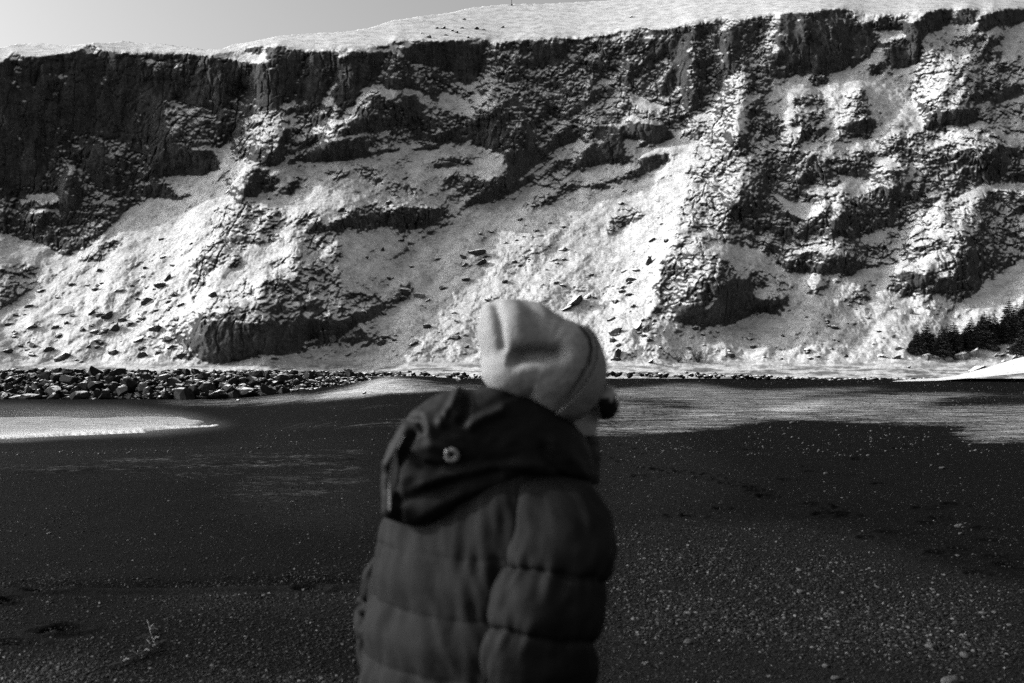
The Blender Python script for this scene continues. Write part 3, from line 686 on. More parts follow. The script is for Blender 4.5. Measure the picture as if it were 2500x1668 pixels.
for amt, poly in FROST_LIGHT:
    m = inside(poly, wbx, wby).astype(float)
    m = blur(blur(m, 2.6, 0), 8, 1)
    FRO_LIGHT += m * amt if amt > 0 else m * (FRO_LIGHT * (1 + amt) - FRO_LIGHT)
FRO_LIGHT = np.clip(FRO_LIGHT, 0, 1)
GRIT_SHADE = np.full(BX.shape, .14)  # gravel share; its low patch on the left paints a broad soft shadow
for amt, poly in [(1.0, [(1430,1290),(1600,1260),(1850,1270),(2100,1300),(2300,1380),(2560,1430),(2560,1700),(1430,1700)]), (.75, [(1430,1000),(1750,1060),(1850,1160),(1700,1260),(1430,1300)]), (.8, [(520,1190),(700,1140),(960,1110),(960,1300),(700,1290),(540,1260)]),
                  (.6, [(-60,1105),(400,1090),(960,1060),(960,1150),(500,1165),(-60,1150)]), (.8, [(250,1470),(450,1425),(960,1405),(960,1520),(600,1510)]), (1.0, [(-60,1640),(80,1592),(200,1585),(262,1600),(290,1645),(240,1700),(-60,1700)]), (.9, [(360,1668),(480,1632),(620,1640),(960,1650),(960,1700),(360,1700)]),
                  (.05, [(-60,1165),(300,1165),(480,1185),(520,1210),(440,1240),(-60,1230)]), (.22, [(1560,1000),(1900,1025),(2560,1060),(2560,1230),(2300,1230),(1900,1180),(1700,1080)]), (.2, [(2250,1240),(2560,1230),(2560,1420),(2380,1390),(2280,1320)]), (.12, [(-60,1405),(860,1400),(860,1416),(-60,1436)])]:
    m_ = blur(blur(inside(poly, wbx, wby).astype(float), 7, 0), 16, 1)
    GRIT_SHADE += m_ * (amt - GRIT_SHADE)
WET = blur(blur(inside(WETP, wbx, wby).astype(float), 2, 0), 6, 1)

def mat_sand():
    m, nt, b = new_mat('black_sand'); g = NT(nt)
    pos = g.geo_pos()
    fine = g.noise(110, 2, 0.7, pos)
    med = g.noise(34, 3, 0.7, pos)
    coarse = g.noise(11, 3, 0.7, pos)
    grit_shade = g.attr('grit_shade')
    sand = g.ramp(fine, [(0.40, 0.0005), (0.60, 0.002), (0.76, 0.009)])
    gs = g.math('ADD', g.math('MULTIPLY', med, .6), g.math('MULTIPLY', coarse, .4))
    gs = g.math('ADD', gs, g.math('MULTIPLY', g.math('SUBTRACT', grit_shade, .5), .22))
    sand = g.mix(g.ramp(gs, [(0.46, 0), (0.70, 1)]), sand, g.ramp(fine, [(.3, .0015), (.7, .021)]))
    # frost and the painted lit stripes, broken up by gravel poking through
    br = g.math('ADD', g.math('MULTIPLY', g.noise(0.9, 5, 0.75, g.mapping(pos, (.5, .9, 1.0))), .55), g.math('MULTIPLY', g.noise(6, 4, 0.75, pos), .55))
    fr = g.attr('frost_light')
    f2 = g.math('ADD', fr, g.math('MULTIPLY', g.math('SUBTRACT', br, 0.55), 3.6))
    f2 = g.ramp(f2, [(0.25, 0), (0.80, .42), (1.0, .95)])
    f2 = g.math('MULTIPLY', f2, g.ramp(fr, [(0.04, 0), (0.3, 1)]))
    col = g.mix(f2, sand, 0.48)
    g.l(col, b.inputs['Base Color'])
    wet = g.attr('wet')
    rough = g.mix(wet, 0.9, 0.22)
    g.l(rough, b.inputs['Roughness'])
    spec = g.mix(wet, 0.03, 0.5)
    g.l(spec, b.inputs['Specular IOR Level'])
    hh = g.math('ADD', g.math('MULTIPLY', g.noise(60, 2, 0.7, pos), .5), med)
    hh = g.math('MULTIPLY', hh, g.math('SUBTRACT', 1.0, g.math('MULTIPLY', wet, .9)))
    g.bump(hh, 0.7, 0.035, b)
    return m
M_SAND = mat_sand()
beach = grid_mesh('beach', np.stack([bx, by, bzz], -1), M_SAND, {'frost_light': FRO_LIGHT, 'wet': WET, 'grit_shade': GRIT_SHADE})
tag(beach, kind='structure')
# the shore goes on beyond the stretch in view
bm = bmesh.new()
nG = 24
gv = [[bm.verts.new(((i / nG - .5) * 3000, (j / nG - .5) * 3000 + 300, -2.6)) for i in range(nG + 1)] for j in range(nG + 1)]
for j in range(nG):
    for i in range(nG):
        bm.faces.new((gv[j][i], gv[j][i + 1], gv[j + 1][i + 1], gv[j + 1][i]))
me = bpy.data.meshes.new('ground'); bm.to_mesh(me); bm.free(); me.materials.append(M_SAND)
gr = bpy.data.objects.new('ground', me); C.objects.link(gr); tag(gr, kind='structure')

# the wash of the last wave: a thin sheet of foamy water
def mat_foam():
    m, nt, b = new_mat('sea_foam'); g = NT(nt)
    pos = g.geo_pos()
    n = g.math('ADD', g.math('MULTIPLY', g.noise(1.2, 5, 0.7, g.mapping(pos, (.35, 1.2, 1))), .7), g.math('MULTIPLY', g.noise(9, 3, .7, pos), .3))
    col = g.mix(g.math('ADD', g.attr('foam'), g.math('MULTIPLY', g.math('SUBTRACT', n, .5), 1.2), True), g.ramp(n, [(.35, .14), (.65, .30)]), g.ramp(n, [(.35, .55), (.6, .85)]))
    g.l(col, b.inputs['Base Color'])
    b.inputs['Roughness'].default_value = .35
    b.inputs['IOR'].default_value = 1.33
    g.bump(g.math('ADD', n, g.noise(20, 2, .6, pos)), .6, .12, b)
    return m
M_FOAM = mat_foam()
tpy = np.concatenate([np.arange(1014, 1092, .8), np.arange(1092, 1140, 4)]); tpx = np.concatenate([np.arange(-1500, -60, 40.0), np.arange(-60, 545, 3.4)])
TX, TY = np.meshgrid(tpx, tpy)
zt = -1.80
ty = (EYE - zt) * F / (TY - HOR); tx = (TX - 1250) / F * ty
tw = 8 * noise3(tx / 1.6, ty / 2, 0 * tx, 130); tw2 = 1.6 * noise3(tx / 2.5, ty / 3, 0 * tx, 131)
tin = blur(blur(inside(TONGUE, TX + tw, TY + tw2).astype(float), .8, 0), .8, 1)
low = np.interp(TX, [-1500, 0, 350, 530], [1110, 1072, 1056, 1044])
edge = np.exp(-np.clip(low - TY, 0, None) / 9.0)
foam = np.clip(.10 + .9 * edge + .35 * np.exp(-((tin - .5) / .3) ** 2), 0, 1)
th = (-.03 + .11 * tin) + tin * .03 * noise3(tx / 1.5, ty / 2.5, 0 * tx, 132) + .05 * tin * edge
water = grid_mesh('sea_water', np.stack([tx, ty, zt + th + float(0)], -1), M_FOAM, {'foam': foam})
tag(water, kind='structure')

# snow bank swept up in front of the shelter on the right
M_SNOW = mat_rock_snow('snow', .5, .6, .42, .60)
sp = np.arange(2180, 2800, 4.0); sv = np.linspace(0, 1, 40)
SX, SV = np.meshgrid(sp, sv)
crest = np.interp(SX, [2180, 2290, 2330, 2380, 2430, 2470, 2500, 2560, 2680, 2800], [928, 925, 918, 906, 890, 876, 868, 852, 846, 850])
base = np.interp(SX, [2180, 2290, 2400, 2500, 2800], [929, 927, 918, 908, 900])
sy = 128 + 20 * SV
hgt = (base - crest) / F * 134
prof = np.sin(np.clip(SV * 1.25, 0, 1) * math.pi / 2) ** 1.2 * np.where(SV > .8, 1 - ((SV - .8) / .2) ** 2 * .9, 1)
sx_ = (SX - 1250) / F * sy
sz = EYE + (HOR - base) / F * 128 - .12 + hgt * prof + .08 * noise3(sx_ / 3, sy / 3, 0 * sx_, 140) * prof + .05 * noise3(sx_ / .9, sy / 1.2, 0 * sx_, 141) * prof
bank = grid_mesh('snow_bank', np.stack([sx_, sy, sz], -1), M_SNOW, {'snow': np.ones(SX.shape)})
tag(bank, kind='structure')
# ------------------------------------------------------------------ stones and boulders
def mat_stone(name, lo, hi, snow=True, thr=.62, rough=.9, soft=.14):
    m, nt, b = new_mat(name); g = NT(nt)
    tc = g.n('ShaderNodeTexCoord').outputs['Object']
    geo = g.n('ShaderNodeNewGeometry')
    n1 = g.noise(1.3, 5, .7, tc); n2 = g.noise(5, 4, .7, tc)
    rock = g.ramp(g.math('ADD', g.math('MULTIPLY', n1, .5), g.math('MULTIPLY', n2, .5)), [(.35, lo), (.68, hi)])
    if snow:
        sp = g.n('ShaderNodeSeparateXYZ'); g.l(geo.outputs['True Normal'], sp.inputs[0])
        v = g.math('ADD', sp.outputs['Z'], g.math('MULTIPLY', g.math('SUBTRACT', g.noise(2.2, 4, .65, geo.outputs['Position']), .5), .55))
        f = g.ramp(v, [(thr - soft, 0), (thr + soft, 1)])
        col = g.mix(f, rock, .6)
    else:
        col = rock
    g.l(col, b.inputs['Base Color'])
    b.inputs['Roughness'].default_value = rough
    b.inputs['Specular IOR Level'].default_value = .2
    g.bump(g.math('ADD', n2, g.noise(16, 3, .6, tc)), .5, .08, b)
    return m
M_BASALT = mat_stone('seawall_basalt', .003, .020, True, .86, soft=.06)
M_BOULDER = mat_stone('scree_boulder', .010, .05, True, .50)
M_PALE = mat_stone('pale_boulder', .05, .20, True, .62)
M_COBBLE = mat_stone('beach_cobble', .025, .07, False, rough=.6)

def ico(sub):
    bm = bmesh.new(); bmesh.ops.create_icosphere(bm, subdivisions=sub, radius=1.0)
    v = np.array([x.co[:] for x in bm.verts]); f = np.array([[q.index for q in x.verts] for x in bm.faces])
    bm.free(); return v, f
ICO2 = ico(2); ICO3 = ico(3)

def mesh_from(name, v, f, mat, smooth=False):
    me = bpy.data.meshes.new(name)
    me.from_pydata([tuple(x) for x in v], [], [tuple(int(i) for i in x) for x in f])
    me.polygons.foreach_set('use_smooth', np.full(len(me.polygons), smooth))
    me.update(); me.materials.append(mat)
    return me

def stone_shape(seed, squash=(1, 1, .75), cuts=9, base=None, rough=.10):
    """a broken block: a ball cut by flat planes, then chipped"""
    v, f = base or ICO2
    rs = np.random.RandomState(seed)
    v = v.copy()
    for _ in range(cuts):
        n = rs.normal(size=3); n /= np.linalg.norm(n)
        d = rs.uniform(.38, .72)
        h = v @ n - d
        v -= np.where(h > 0, h, 0)[:, None] * n
    v *= 1 + rough * noise3(v[:, 0] * 1.7 + seed, v[:, 1] * 1.7, v[:, 2] * 1.7, seed)[:, None] + .5 * rough * noise3(v[:, 0] * 4 + seed, v[:, 1] * 4, v[:, 2] * 4, seed + 1)[:, None]
    v *= np.array(squash)
    ext = v.max(0) - v.min(0)
    v -= (v.max(0) + v.min(0)) / 2
    return v / ext.max() * 1.0, f       # greatest extent = 1

BLOCKS = [mesh_from('boulder', *stone_shape(200 + i, (1, .85, random.uniform(.6, .95)), 14), M_BASALT) for i in range(10)]
SCREE = [mesh_from('scree_boulder', *stone_shape(300 + i, (1, .85, random.uniform(.5, .85)), 8, rough=.16), M_BOULDER) for i in range(8)]
PALES = [mesh_from('pale_boulder', *stone_shape(340 + i, (1, .85, .9), 9, rough=.14), M_PALE) for i in range(4)]

def ordinal(n):
    if 10 <= n % 100 <= 20: s = 'th'
    else: s = {1: 'st', 2: 'nd', 3: 'rd'}.get(n % 10, 'th')
    return '%d%s' % (n, s)

def put_obj(name, me, loc, size, rot, parent=None):
    o = bpy.data.objects.new(name, me); C.objects.link(o)
    o.location = loc; o.rotation_euler = rot
    o.scale = (size,) * 3 if isinstance(size, (int, float)) else size
    if parent: o.parent = parent
    return o

# --- the riprap seawall: a packed core of rubble, and boulders in rows up its face
rs = random.Random(11)
wall_foot = lambda px: np.interp(px, [-300, 0, 350, 500, 640, 760, 850, 900, 930], [976, 976, 974, 969, 963, 955, 947, 938, 930])
wall_top = lambda px: np.interp(px, [-300, 0, 400, 700, 850, 930, 1000], [902, 904, 907, 908, 911, 916, 918])
ROWS = [('foot', 0.0, 1.05), ('second', .19, .95), ('third', .38, .9), ('fourth', .56, .85), ('fifth', .74, .85), ('crest', .92, .8)]
def wall_pt(px, t):
    pf, pt = float(wall_foot(px)), float(wall_top(px))
    yf = 120.0; yt = 125.5
    zf = EYE + (HOR - pf) / F * yf; zt_ = EYE + (HOR - pt) / F * yt
    y = yf + (yt - yf) * t
    return Vector(((px - 1250) / F * y, y, zf + (zt_ - zf) * t))
seawall_boxes = []
for rname, t, base in ROWS:
    row = []
    px = -30.0 + rs.uniform(0, 15)
    while px < 905 - 20 * t * 0:
        s = base * (.5 + 1.9 * rs.random() ** 2.2)
        hpx = float(wall_foot(px) - wall_top(px))
        if hpx < 12 and t > .3: break
        s *= min(1.0, .45 + hpx / 110)
        p = wall_pt(px + rs.uniform(-4, 4), t + rs.uniform(-.05, .05))
        row.append((p, s))
        px += max(s, .85) * F / 121 * rs.uniform(.64, .80)
    for i, (p, s) in enumerate(row):
        o = put_obj('boulder', BLOCKS[rs.randrange(10)], p + Vector((0, rs.uniform(-.2, .25), s * .05)), (s * rs.uniform(.9, 1.25), s, s * rs.uniform(.75, 1.05)),
                    (rs.uniform(-.5, .5), rs.uniform(-.5, .5), rs.uniform(0, 6.28)))
        big = 'large' if s > 1.25 else 'small' if s < .8 else 'middling'
        where = {'foot': 'foot row', 'crest': 'crest row'}.get(rname, rname + ' row up')
        tag(o, '%s dark angular boulder of the seawall, %s from the left in its %s' % (big, ordinal(i + 1), where), 'boulder', 'boulders of the seawall')
# rubble core filling the gaps
V0, F0 = [], []
rubble_rs = np.random.RandomState(5)
nvr = 0
def add_stone(p, s, seed, squash=.8):
    global nvr
    v, f = stone_cache[seed % len(stone_cache)]
    a = rubble_rs.uniform(0, 6.28); ca, sa = math.cos(a), math.sin(a)
    r = np.stack([v[:, 0] * ca - v[:, 1] * sa, v[:, 0] * sa + v[:, 1] * ca, v[:, 2] * squash], 1) * s + np.array(p)
    V0.append(r); F0.append(f + nvr); nvr += len(v)
ICO1 = ico(1)
stone_cache = [stone_shape(400 + i, (1, .9, .8), 6, ICO1) for i in range(12)]
for i in range(2100):
    px = rubble_rs.uniform(-420, 905); t = rubble_rs.uniform(-.06, 1.02)
    p = wall_pt(px, t); p.y += .35
    add_stone(p, rubble_rs.uniform(.35, .9) * min(1, .4 + float(wall_foot(px) - wall_top(px)) / 90), i)
def flush(name, mat):
    global V0, F0, nvr
    me = bpy.data.meshes.new(name)
    v = np.concatenate(V0); f = np.concatenate(F0)
    me.vertices.add(len(v)); me.vertices.foreach_set('co', v.reshape(-1).astype(np.float32))
    me.loops.add(f.size); me.loops.foreach_set('vertex_index', f.reshape(-1).astype(np.int32))
    me.polygons.add(len(f)); me.polygons.foreach_set('loop_start', np.arange(0, f.size, 3, dtype=np.int32))
    me.update(calc_edges=True); me.materials.append(mat)
    o = bpy.data.objects.new(name, me); C.objects.link(o)
    V0, F0, nvr = [], [], 0
    return o
# solid bank behind
cw = np.arange(-480, 960, 12.0)
bankP = []
for t, dy_ in ((-.15, .8), (.2, .9), (.55, .9), (.85, .9), (.95, 3.0), (.6, 9.0), (-.3, 16.0)):
    bankP.append([(lambda q: (q.x, q.y + dy_, q.z - .15))(wall_pt(px, t)) for px in cw])
M_CORE, _, _b = new_mat('dark_rubble'); _b.inputs['Base Color'].default_value = (.012, .012, .012, 1); _b.inputs['Roughness'].default_value = .95
core = grid_mesh('seawall_bank', np.array(bankP), M_CORE); tag(core, kind='structure')
tag(flush('rubble', M_BASALT), kind='stuff')
# thin line of beach stones running on from the seawall under the cliff foot
for i in range(420):
    px = rubble_rs.uniform(900, 2260)
    py = np.interp(px, [900, 1170, 1480, 1750, 2000, 2260], [914, 920, 914, 919, 927, 930]) + rubble_rs.normal() * (2.2 if px > 1400 else 3.0)
    y = 142.0 + rubble_rs.uniform(-4, 4)
    x = (px - 1250) / F * y
    zb = float(bz(np.array([x]), np.array([y]))[0])
    z = max(EYE + (HOR - py) / F * y, zb - .1)
    add_stone((x, y, z), rubble_rs.uniform(.25, .9) ** 1.2, i)
tag(flush('beach_rubble', M_BASALT), kind='stuff')

# --- boulders resting on the scree: photo position, width in photo pixels, width/height, pale?
SB4 = [(430,850,190,2.4,0),(270,720,120,2.2,0),(190,830,60,1.6,0),(205,965,90,1.6,0),(370,970,70,1.5,0),(490,895,45,1.3,0),(620,870,60,1.2,0),(725,885,90,1.6,0),(640,1000,90,1.6,0),(780,960,130,1.3,0),
       (700,1000,80,1.4,0),(835,915,70,1.2,0),(880,950,70,1.7,0),(960,900,110,1.4,0),(1000,790,90,1.5,0),(1090,680,80,.9,0),(1140,635,60,1.0,0),(1180,740,100,1.2,0),(1150,795,60,1.8,0),(1230,815,70,2.0,0),
       (1060,960,120,.9,0),(1130,1050,90,1.5,0),(940,1055,80,1.5,0),(965,1110,50,1.0,0),(965,1165,80,1.4,0),(770,1130,100,1.1,0),(600,1105,50,1.3,0),(230,1080,110,1.2,0),(330,1110,120,1.2,0),(420,1160,130,1.3,0),(40,1130,70,1.0,0),
       (220,1160,90,2.0,0),(1240,1160,110,1.3,0),(1160,1110,50,1.2,0),(1270,1080,70,.9,1),(810,715,60,1.5,1),(995,560,55,1.3,0),(1110,495,45,1.6,0),(1180,545,50,1.1,0),(1240,440,30,1.5,0),(1300,403,30,1.3,0),(1100,370,50,1.5,0),(770,390,70,.9,0),(1450,750,60,1.0,0),(1550,45,30,1.5,0),
       (590,680,50,1.4,0),(660,690,40,1.4,0),(900,690,40,1.4,0),(930,780,45,1.6,0),(620,960,50,1.5,0),(450,940,60,1.4,0),(60,950,60,1.5,0),(100,890,50,1.8,0),(130,1100,50,1.5,0),(560,990,60,1.5,0),(2260,1010,60,.55,1)]
SB5 = [(930,450,150,1.5,0),(1000,490,50,1.6,0),(955,530,120,2.2,0),(840,480,70,1.3,0),(840,545,60,1.7,0),(410,380,60,1.8,0),(285,440,40,1.0,0),(180,495,40,1.2,0),(855,640,60,1.2,0),(1025,320,50,1.5,0),(1125,395,35,1.3,0),(1185,530,50,1.3,0),(1455,510,70,1.9,0),(1520,440,60,1.7,0),
       (1710,615,50,1.4,0),(1600,790,170,1.5,0),(1540,840,80,1.3,0),(1680,760,80,1.8,0),(1740,770,30,1.0,0),(1930,590,40,1.2,0),(2020,575,100,1.8,0),(2110,520,60,1.0,0),(2115,490,40,1.6,0),(1925,705,70,1.8,0),(1970,675,50,1.8,0),(1990,640,70,1.4,0),(1850,915,60,1.6,0),(1880,1000,110,1.6,0),(2000,825,40,1.0,0),
       (2030,960,80,1.2,0),(2090,980,60,1.0,0),(2130,955,30,1.0,0),(2060,920,50,1.0,0),(2040,1010,60,1.3,0),(2110,1060,50,1.2,0),(1900,1140,120,.95,0),(1880,1195,70,2.0,0),(2120,1205,50,1.0,0),(590,785,60,1.4,0),(545,750,100,1.3,1),(700,700,60,1.2,0),(440,720,80,.9,0),(280,1080,70,1.6,0),(500,1080,100,1.7,0),(780,1040,80,1.4,0),(720,1050,50,1.4,0),
       (790,930,40,1.2,0),(670,1010,25,1.5,0),(860,1110,40,1.4,0),(560,825,30,1.3,0),(2190,270,30,1.2,0),(2230,380,45,1.1,0),(2130,380,50,1.6,0),(1320,140,50,1.4,0)]
SB6 = [(860,905,30,1.2,1),(1015,895,45,1.0,1),(1440,835,40,1.2,1),(1570,870,70,1.6,1),(1690,840,40,1.2,1),(690,1025,35,1.6,0),(935,1170,60,2.0,0),(1135,1170,40,1.2,0),(690,1190,35,1.4,0),(1380,1170,60,1.6,0),(1030,1120,30,1.2,0),(1560,1250,45,1.5,0),(1680,1170,80,1.2,1),(1745,1180,55,1.6,1),(1830,1190,110,1.8,1),(1930,1170,90,1.0,1),(2010,1150,90,1.0,1),
       (2120,1120,45,1.0,1),(2160,1130,60,1.6,0),(2190,1160,70,1.8,0),(2240,1110,60,1.6,0),(2290,1180,50,1.4,0),(2210,1210,50,1.5,1),(2310,1150,50,1.5,0),(2150,1165,40,1.6,0),(2280,1060,50,1.6,0),(1450,1040,40,1.6,1),(1490,1120,50,1.8,1),(1150,820,30,1.4,0),(1200,850,20,1.3,0),(1480,1180,60,1.8,0),(1600,1130,60,1.6,1),(330,1130,40,1.8,1),(60,1120,50,1.6,1)]
SB2 = [(555,225,20,1.0,0),(600,250,50,1.4,0),(700,185,40,1.4,0),(760,205,35,1.2,0),(790,215,30,1.2,0),(845,130,25,1.6,0),(930,190,40,1.0,0),(1105,185,30,1.6,0),(1985,110,35,1.8,0),(980,200,30,1.4,0),(830,190,30,1.4,0),(660,190,30,1.8,0),(720,235,30,1.3,0),(870,250,30,1.3,0)]
groups = [('4', SB4, 'lower left scree', 'boulders on the lower left scree'), ('5', SB5, 'bright middle scree', 'boulders on the middle scree'),
          ('6', SB6, 'right snow apron', 'stones on the right snow apron'), ('2', SB2, 'snowy plateau rim', 'stones on the plateau rim')]
rs = random.Random(23)
BOULDER_SPOTS = []
for zf, lst, where, grp in groups:
    ox, oy, kk = ZF[zf]
    lst = sorted(lst)
    for i, (zx, zy, w, asp, pale) in enumerate(lst):
        px = ox + zx * kk; py = oy + zy * kk; wpx = w * kk
        p = land(px, py + wpx / asp * .3)
        s = wpx / F * p.y * (.78 if wpx > 34 else 1.0)
        me = PALES[rs.randrange(4)] if pale else SCREE[rs.randrange(8)]
        o = put_obj('scree_rock', me, p + Vector((0, .06 * s, s / asp * .10)), (s * rs.uniform(.8, 1.15), s * .85, s / asp * rs.uniform(1.0, 1.6)), (rs.uniform(-.5, .5), rs.uniform(-.6, .1), rs.uniform(-.9, .9)))
        size = 'big' if s > 3.2 else 'middling' if s > 1.8 else 'small'
        tone = 'pale snow-dusted' if pale else 'dark'
        shape = 'long' if asp > 1.7 else 'upright' if asp < 1.05 else 'blocky'
        tag(o, '%s %s %s rock, %s from the left on the %s' % (size, tone, shape, ordinal(i + 1), where), 'rock', grp)

# small stones standing out of the sand farther along the beach
ICO0 = ico(1)
sv_cache = stone_cache
bmt = bmesh.new(); bmesh.ops.create_icosphere(bmt, subdivisions=1, radius=1.0)
i0v = np.array([x.co[:] for x in bmt.verts]); i0f = np.array([[q.index for q in x.verts] for x in bmt.faces]); bmt.free()
stone_cache = [stone_shape(430 + i, (1, .9, .6), 3, (i0v, i0f), .2) for i in range(8)]
fpx_, fpy_ = rubble_rs.uniform(-20, 2520, 9000), 928 + 190 * rubble_rs.uniform(size=9000) ** 1.5
fw = np.clip(.25 + .9 * noise3(fpx_ / 120, fpy_ / 14, 0 * fpx_, 230) + .25 * (fpx_ > 1430), .05, 1) * np.where((fpx_ < 620) & (fpy_ < 1085), 0, 1)
for nn, i in enumerate(np.where(rubble_rs.uniform(size=9000) < fw)[0][:2600]):
    y_ = EYE * F / (fpy_[i] - HOR) * 1.1
    x_ = (fpx_[i] - 1250) / F * y_
    if y_ > 118 and x_ < 0: continue
    z_ = float(bz(np.array([x_]), np.array([y_]))[0])
    s_ = (.022 + .09 * rubble_rs.uniform() ** 4) * (.5 + y_ / 80)
    add_stone((x_, y_, z_ + s_ * .15), s_, nn, .8)
tag(flush('beach_stones', M_COBBLE), kind='stuff')
stone_cache = sv_cache
# stones too many to count strewn over the scree
SC = [(1.0, [(0,760),(150,690),(300,640),(430,620),(450,700),(440,860),(300,890),(0,890)]), (.5, [(900,700),(1100,560),(1300,520),(1600,480),(1600,700),(1560,860),(1100,870),(850,880)]),
      (.6, [(1540,780),(1900,770),(2250,760),(2250,880),(1540,885)]), (.35, [(500,500),(800,400),(1150,400),(1100,480),(800,520),(700,620),(500,650)]), (.8, [(1440,700),(1560,640),(1600,700),(1570,850),(1480,860)])]
cpx_, cpy_ = rubble_rs.uniform(-40, 2300, 16000), rubble_rs.uniform(400, 892, 16000)
a_ = np.zeros(16000)
for a, poly in SC: a_ = np.maximum(a_, a * inside(poly, cpx_, cpy_))
cl = noise3(cpx_ / 45, cpy_ / 35, 0 * cpx_, 210) + .5 * noise3(cpx_ / 14, cpy_ / 12, 0 * cpx_, 211)
sel = np.where(rubble_rs.uniform(size=16000) < a_ * np.clip(-.15 + 1.5 * cl, .01, 1))[0][:1500]
for nn, i in enumerate(sel):
    p = land(cpx_[i], cpy_[i])
    add_stone(p + Vector((0, .06, -.05)), rubble_rs.uniform(.1, 1.0) ** 3 * 1.3 + .2, nn, .9)
tag(flush('scree_stones', M_BOULDER), kind='stuff')

# ------------------------------------------------------------------ spruces
M_NEEDLE, nt, b = new_mat('spruce_needles'); g = NT(nt)
g.l(g.ramp(g.noise(3, 3, .6, g.geo_pos()), [(.3, .010), (.7, .035)]), b.inputs['Base Color']); b.inputs['Roughness'].default_value = .8
M_BARK, nt, b = new_mat('bark'); g = NT(nt)
g.l(g.ramp(g.noise(12, 3, .6, g.geo_pos()), [(.3, .015), (.7, .05)]), b.inputs['Base Color']); b.inputs['Roughness'].default_value = .9

def spruce(base, h, w, seed, label):
    r = random.Random(seed)
    root = bpy.data.objects.new('spruce_tree', None); C.objects.link(root); root.location = base
    tag(root, label, 'tree', 'spruces at the cliff foot')
    # trunk
    v, f = [], []
    n = 7
    for k in range(6):
        t = k / 5; rad = .035 * h * (1 - t) ** .8 * .6 + .012
        for i in range(n):
            a = 2 * math.pi * i / n
            v.append((rad * math.cos(a), rad * math.sin(a), -0.3 + t * h * .97))
    for k in range(5):
        for i in range(n):
            f.append((k * n + i, k * n + (i + 1) % n, (k + 1) * n + (i + 1) % n, (k + 1) * n + i))
    me = bpy.data.meshes.new('trunk'); me.from_pydata(v, [], f); me.materials.append(M_BARK)
    put_obj('trunk', me, (0, 0, 0), 1, (0, 0, 0), root)
    # crown: whorls of drooping boughs, each a spray of needle blades
    v, f = [], []
    levels = 20
    for k in range(levels):
        t = k / (levels - 1)
        z = h * (.05 + .93 * t ** .92)
        L = w * .5 * ((1 - t) ** .8 + .04) * r.uniform(.8, 1.1)
        nb = max(5, int(15 * (1 - t) + 5))
        a0 = r.uniform(0, 6.28)
        for i in range(nb):
            a = a0 + 2 * math.pi * i / nb + r.uniform(-.25, .25)
            l = L * r.uniform(.6, 1.2)
            droop = r.uniform(.05, .42) * (1 - .5 * t)
            d = Vector((math.cos(a), math.sin(a), 0)); sd = Vector((-math.sin(a), math.cos(a), 0))
            m = 5
            for j in range(m):
                u = (j + .6) / m
                c = d * (l * u) + Vector((0, 0, z - droop * l * u * u + .10 * l * (u > .8)))
                bl = l * .36 * (1.25 - u) + .10
                for sgn in (-1, 1):
                    tip = c + d * (bl * .8) + sd * (sgn * bl) + Vector((0, 0, -bl * r.uniform(.0, .55)))
                    wv = d * (bl * .26) + Vector((0, 0, bl * .28))
                    q = len(v)
                    v += [tuple(c - wv * .8), tuple(c + wv * .8), tuple(tip)]
                    f.append((q, q + 1, q + 2))
            c0 = Vector((0, 0, z)); c1 = d * l * 1.08 + Vector((0, 0, z - droop * l + .1 * l))
            q = len(v); wv = Vector((0, 0, .09 * l)) + sd * .03
            v += [tuple(c0 - wv), tuple(c0 + wv), tuple(c1)]; f.append((q, q + 1, q + 2))
    q = len(v); v += [(-.06 * w * .3, 0, h * .9), (.06 * w * .3, 0, h * .9), (0, 0, h * 1.04), (0, -.06 * w * .3, h * .9), (0, .06 * w * .3, h * .9)]
    f += [(q, q + 1, q + 2), (q + 3, q + 4, q + 2)]
    me = bpy.data.meshes.new('crown'); me.from_pydata(v, [], f); me.materials.append(M_NEEDLE)
    put_obj('crown', me, (0, 0, 0), 1, (0, 0, r.uniform(0, 6)), root)
    return root
z7 = (2150, 650, .19136)
TREES = [  # base x, base y, top y, width (survey frame), set-back in metres
 (400, 1100, 940, 130, 0), (465, 1105, 785, 170, 0), (605, 1085, 730, 190, 4), (700, 1120, 830, 130, 3), (780, 1140, 735, 220, 0), (865, 1130, 735, 200, 3), (940, 1140, 735, 210, 1),
 (1020, 1100, 830, 150, 4), (1100, 1060, 740, 200, 2), (1185, 1040, 640, 210, 4), (1290, 1030, 625, 230, 1), (1360, 1010, 580, 220, 5), (1410, 1020, 625, 200, 3), (1505, 1000, 580, 190, 6),
 (1590, 960, 660, 220, 3), (1690, 920, 465, 230, 6), (1770, 900, 455, 240, 4), (1840, 880, 430, 240, 2), (1750, 1090, 870, 210, -4), (1850, 1080, 840, 230, -3), (1950, 880, 420, 250, 4)]
order = sorted(range(len(TREES)), key=lambda i: TREES[i][0])
desc = {0: 'low bushy spruce at the left end of the dark spruce row'}
for rank, i in enumerate(order):
    bx_, by_, ty_, w_, back = TREES[i]
    px, py, pt = z7[0] + bx_ * z7[2], z7[1] + by_ * z7[2], z7[1] + ty_ * z7[2]
    p = land(px, py)
    k = 1 + back / p.y
    h = (py - pt) / F * p.y * 1.03
    w = w_ * z7[2] / F * p.y * 1.5
    kind = 'tall' if h > 5.2 else 'short' if h < 3.6 else 'mid-height'
    lab = desc.get(rank) or ('%s dark spruce on the slope, %s from the left in the spruce row' % (kind, ordinal(rank + 1)) if back > -1 else
                             '%s spruce standing in front of the row among pale rocks, %s from the left overall' % (kind, ordinal(rank + 1)))
    spruce(p * 1.0 + Vector((0, back * .25, -.15)), h * random.Random(i).uniform(.88, 1.12), w * random.Random(i + 9).uniform(.8, 1.15), 60 + i, lab)

